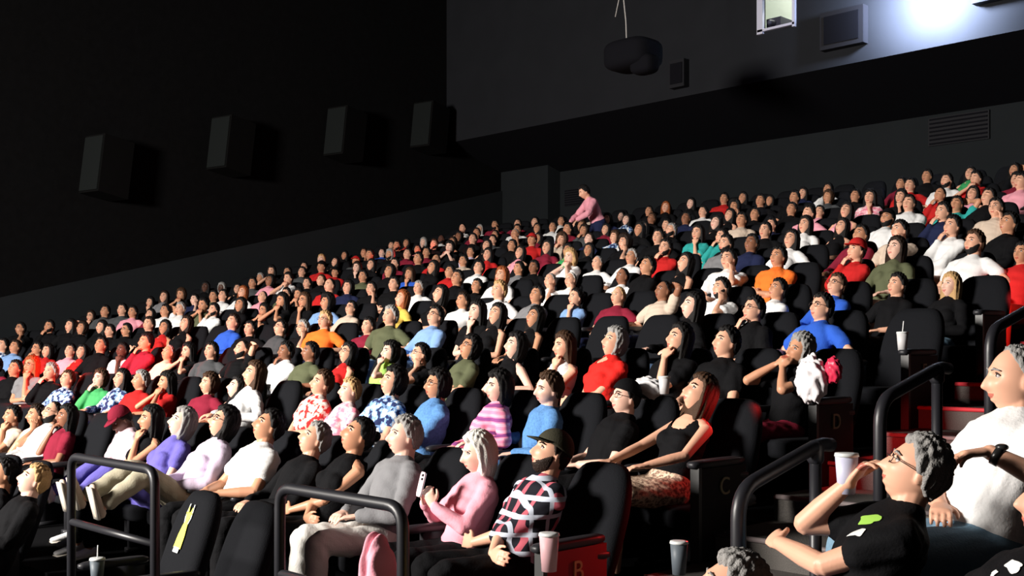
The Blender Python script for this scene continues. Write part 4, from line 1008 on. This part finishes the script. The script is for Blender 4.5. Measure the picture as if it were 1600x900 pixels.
for o in list(C.objects):
    if o.name.startswith('cinema_seat') and o.type == 'EMPTY':
        px, py, dep = project(o.location.x, o.location.y+0.45, o.location.z+0.9)
        if abs(o.location.y-(ROWS[0]-0.21)) < 0.01 and 270 < px < 350:
            emblem(o, cx=0.0); o['label'] = 'empty black seat with a yellow two-horned emblem, front row between the guard rails'; break

# ------------------------------------------------------------------ props
def cup(loc, h, r, m1, lab, straw=True, lid=True, cat='cup'):
    c = empty('drink_cup', loc); tag(c, lab, cat)
    mb = MB(); tube(mb, [(0, 0, 0.002), (0, 0, h)], [r*0.75, r], ring=20, cap=0.05); link(mb.mesh('cup_body', [m1]), 'cup_body', c)
    if lid:
        mb = MB(); tube(mb, [(0, 0, h), (0, 0, h+0.012)], [r*1.08, r*1.02], ring=20, cap=0.05); link(mb.mesh('lid', [mat('cup_lid', (0.7, 0.72, 0.72), 0.3, 0.5)]), 'lid', c)
    if straw:
        mb = MB(); tube(mb, [(0, 0, h), (0.01, 0, h+0.09)], [0.004, 0.004], ring=8); link(mb.mesh('straw', [mat('straw', (0.8, 0.8, 0.8), 0.4)]), 'straw', c)
    return c
m_cupw = mat('cup_white', (0.6, 0.59, 0.6), 0.5, 0.3); m_cupd = mat('cup_dark', (0.10, 0.12, 0.14), 0.5, 0.3)
def at(px, py, Y): d = ray(px, py); t = Y/d.y; return (d.x*t, Y, EYE+d.z*t)
cup(at(1410, 548, 7.95), 0.13, 0.042, m_cupw, 'white drink cup with lid and straw on the fifth row end armrest')
cup(at(1061, 898, 4.6), 0.16, 0.045, m_cupd, 'dark drink cup with pale lid by the steps at the bottom', straw=False)
cup(at(152, 915, 3.0), 0.16, 0.045, m_cupd, 'dark drink cup with pale lid seen through the left guard rail')
cup(at(1038, 616, 6.0), 0.11, 0.040, m_cupw, 'white drink cup left of the brown-haired woman in patterned skirt', straw=False)
cup(at(858, 893, 3.6), 0.16, 0.045, mat('cup_pink', (0.75, 0.45, 0.48), 0.5), 'pale pink cup beside the red-lit panel under the plaid shirt', straw=False)
# phone in the hands of the white-haired woman
W = lady_i['W']; mid = (W[-1]+W[1])/2+V(0, -0.05, 0.12)
ph = empty('mobile_phone', lady.matrix_basis @ Vector(mid)); ph.rotation_euler = (math.radians(-14), 0, lady.rotation_euler.z)
tag(ph, 'pale pink mobile phone held up by the white-haired woman', 'phone')
mb = MB(); rounded(mb, (0, 0, 0), (0.075, 0.010, 0.15), e=0.25, n=12); link(mb.mesh('case', [mat('phone_case', (0.85, 0.62, 0.66), 0.4)]), 'case', ph)
mb = MB(); box(mb, (0, 0.006, 0), (0.066, 0.002, 0.138)); link(mb.mesh('screen', [mat('phone_screen', (0.02, 0.02, 0.03), 0.1, emit=(0.8, 0.8, 0.9), es=0.6)], False), 'screen', ph)
mb = MB(); tube(mb, [(0.018, -0.005, 0.055), (0.018, -0.009, 0.055)], [0.008, 0.008]); tube(mb, [(0.018, -0.005, 0.032), (0.018, -0.009, 0.032)], [0.008, 0.008]); link(mb.mesh('camera_lens', [m_box]), 'camera_lens', ph)
# bag and cup of the fourth-row person
bx_, by_, bz_ = at(1268, 592, 6.55)
bg = empty('plastic_bag', (bx_, by_, bz_-0.12)); tag(bg, 'crumpled white plastic bag held before the fourth-row end seat', 'bag')
def crumple(u):
    r = 1+0.10*np.sin(u[:, 0]*9+1)*np.sin(u[:, 2]*8)+0.08*np.sin(u[:, 1]*13+u[:, 2]*7)+0.05*np.sin(u[:, 0]*21)*np.sin(u[:, 2]*19)
    return u*r[:, None]*np.array([0.105, 0.08, 0.15])
mb = MB(); ellipsoid(mb, (0, 0, 0.12), (1, 1, 1), nu=48, nv=32, fn=crumple); link(mb.mesh('bag_body', [mat('white_plastic', (0.85, 0.80, 0.82), 0.4, 0.4)]), 'bag_body', bg)
mb = MB(); ellipsoid(mb, (0.14, 0.03, 0.18), (1, 1, 1), nu=32, nv=20, fn=lambda u: crumple(u)*0.55); link(mb.mesh('red_wrapper', [mat('red_wrapper', (0.65, 0.03, 0.08), 0.4, 0.4)]), 'red_wrapper', bg)
x_, y_, z_ = at(1011, 604, 6.1)
nb_ = empty('napkin_pile', (x_, y_, z_-0.06)); tag(nb_, 'crumpled white napkins on the third-row seat back', 'napkins')
mb = MB(); ellipsoid(mb, (0, 0, 0.05), (1, 1, 1), nu=40, nv=24, fn=lambda u: crumple(u)*np.array([1.2, 0.9, 0.5])); link(mb.mesh('napkins', [m_cupw]), 'napkins', nb_)
# watch on the white-shirted man
def band(info, s, body, name, m, r=0.034):
    Wp = info['W'][s]; dd = nrm(Wp-info['E'][s]); up = nrm(np.cross(np.cross(dd, V(0, 0, 1)), dd))
    mb = MB(); tube(mb, [Wp-0.045*dd, Wp-0.020*dd], [r, r], ring=20, cap=0.1)
    ellipsoid(mb, Wp-dd*0.032+up*r, (0.022, 0.022, 0.012)); link(mb.mesh(name, [m]), name, body)
band(wm_i, 1, whiteman, 'wristwatch', mat('watch', (0.02, 0.02, 0.02), 0.3, 0.5))
# bottle-like pale cup in the black-shirted man's hand
hw = blackman.matrix_basis @ Vector(bm_i['W'][-1]+bm_i['D'][-1]*0.05+V(-0.03, -0.04, 0.0))
c_ = cup(hw-Vector((0, 0, 0.09)), 0.14, 0.042, mat('cup_lilac', (0.55, 0.55, 0.70), 0.5), 'pale cup in the hand of the man in black T-shirt', straw=False); 
# prints on the shirts: patches lying on the chest surface
def patch(body, shirt_obj_mesh, px, py, w_, h_, m, name, seed=0, ang=0.0):
    """a print that lies on the shirt where the sight line px,py meets it, shaped as a ragged patch following the cloth"""
    from mathutils.bvhtree import BVHTree
    v, f = mesh_np(shirt_obj_mesh); bv = BVHTree.FromPolygons(v.tolist(), f)
    inv = body.matrix_basis.inverted(); o0 = inv @ Vector((0, 0, EYE)); d0 = (inv.to_3x3() @ ray(px, py)).normalized()
    hit = bv.ray_cast(o0, d0)
    if hit[0] is None: print('PATCH MISS', name, px, py); return
    P0, N0 = hit[0], hit[1]
    up = Vector((0, 0, 1)); tx = up.cross(N0).normalized(); ty = N0.cross(tx)
    tx, ty = tx*math.cos(ang)+ty*math.sin(ang), ty*math.cos(ang)-tx*math.sin(ang)
    rs = np.random.RandomState(seed); n = 28; vs = [P0+N0*0.004]; fs = []
    R1 = []
    for rr in (0.33, 0.66, 1.0):
        for q in range(n):
            a = 2*PI*q/n; k = 1+(0.12*math.sin(3*a+seed)+0.10*math.sin(5*a+2*seed))*rr
            ca, sa = math.cos(a), math.sin(a); ca = math.copysign(abs(ca)**0.6, ca); sa = math.copysign(abs(sa)**0.6, sa)
            p = P0+tx*ca*w_/2*rr*k+ty*sa*h_/2*rr*k
            near_ = bv.find_nearest(p); vs.append(near_[0]+near_[1]*0.004)
    for q in range(n):
        q2 = (q+1) % n; fs.append((0, 1+q, 1+q2))
        for L_ in range(2): fs.append((1+L_*n+q, 1+(L_+1)*n+q, 1+(L_+1)*n+q2, 1+L_*n+q2))
    mb = MB(); mb.add(np.array([list(p) for p in vs]), fs); link(mb.mesh(name, [m]), name, body)
m_prg = mat('print_green', (0.30, 0.55, 0.08), 0.7); m_prw = mat('print_white', (0.80, 0.80, 0.78), 0.7)
patch(blackman, bm_i['shirt'], 1358, 812, 0.085, 0.045, m_prg, 'green_print', 1, 0.3)
patch(blackman, bm_i['shirt'], 1338, 832, 0.08, 0.05, m_prw, 'white_print', 2, 0.3)
for q, (a, b, w_, h_) in enumerate(((1532, 870, 0.052, 0.032), (1584, 886, 0.055, 0.032), (1555, 897, 0.02, 0.02))):
    patch(lowman, lo_i['shirt'], a, b, w_, h_, m_prw, 'white_print', q+3, -0.25)
# pink jacket hung over the end of the front row, behind the middle guard rail
pj = empty('pink_jacket', (*at(590, 780, 3.2)[:2], 0.14)); tag(pj, 'pink jacket bundled behind the right post of the middle guard rail', 'jacket')
def drape(u):
    r = 1+0.07*np.sin(u[:, 0]*8+u[:, 2]*5)+0.05*np.sin(u[:, 2]*14+2)*np.sin(u[:, 0]*11)
    q = u*r[:, None]*np.array([0.115, 0.11, 0.40]); q[:, 0] *= 1-0.35*np.clip(u[:, 2], 0, 1); return q
mb = MB(); ellipsoid(mb, (0, 0, 0.78), (1, 1, 1), nu=60, nv=48, fn=drape); link(mb.mesh('jacket_body', [cloth_mat('p')]), 'jacket_body', pj)
mb = MB(); tube(mb, [(0.05, -0.06, 0.95), (0.03, -0.12, 0.75), (-0.04, -0.13, 0.58), (-0.06, -0.12, 0.45)], [0.05, 0.06, 0.055, 0.045]); link(mb.mesh('sleeve', [cloth_mat('p')]), 'sleeve', pj)

# ------------------------------------------------------------------ red aisle lamps (row lights on the end panels and in the left-hand gangway)
for (a, b, e, cone) in (((-3.86, 7.0, EYE-0.50), (-3.72, 7.45, EYE-0.69), 14.0, 80), ((-3.86, 6.42, EYE-0.62), (-3.72, 6.85, EYE-0.88), 9.0, 80), ((-3.98, 6.15, EYE-0.34), (-4.25, 5.75, EYE-0.52), 10.0, 75),
                     ((-3.7, 5.2, EYE-0.85), (-3.85, 4.6, EYE-1.05), 10.0, 85), ((-3.9, 9.9, EYE+0.45), (-4.2, 10.6, EYE+0.1), 20.0, 90)):
    light('aisle_lamp', 'SPOT', a, e, (1.0, 0.03, 0.03), b, shadow_soft_size=0.03, spot_size=math.radians(cone), spot_blend=0.5)
for (px, py, Y, e) in ((40, 600, 5.0, 30), (110, 560, 6.2, 40), (235, 530, 6.9, 40), (500, 440, 13.6, 22), (650, 400, 15.6, 22)):
    x, y, z = at(px, py, Y); light('row_lamp', 'POINT', (x, y, z), e, (1.0, 0.04, 0.03), shadow_soft_size=0.05)
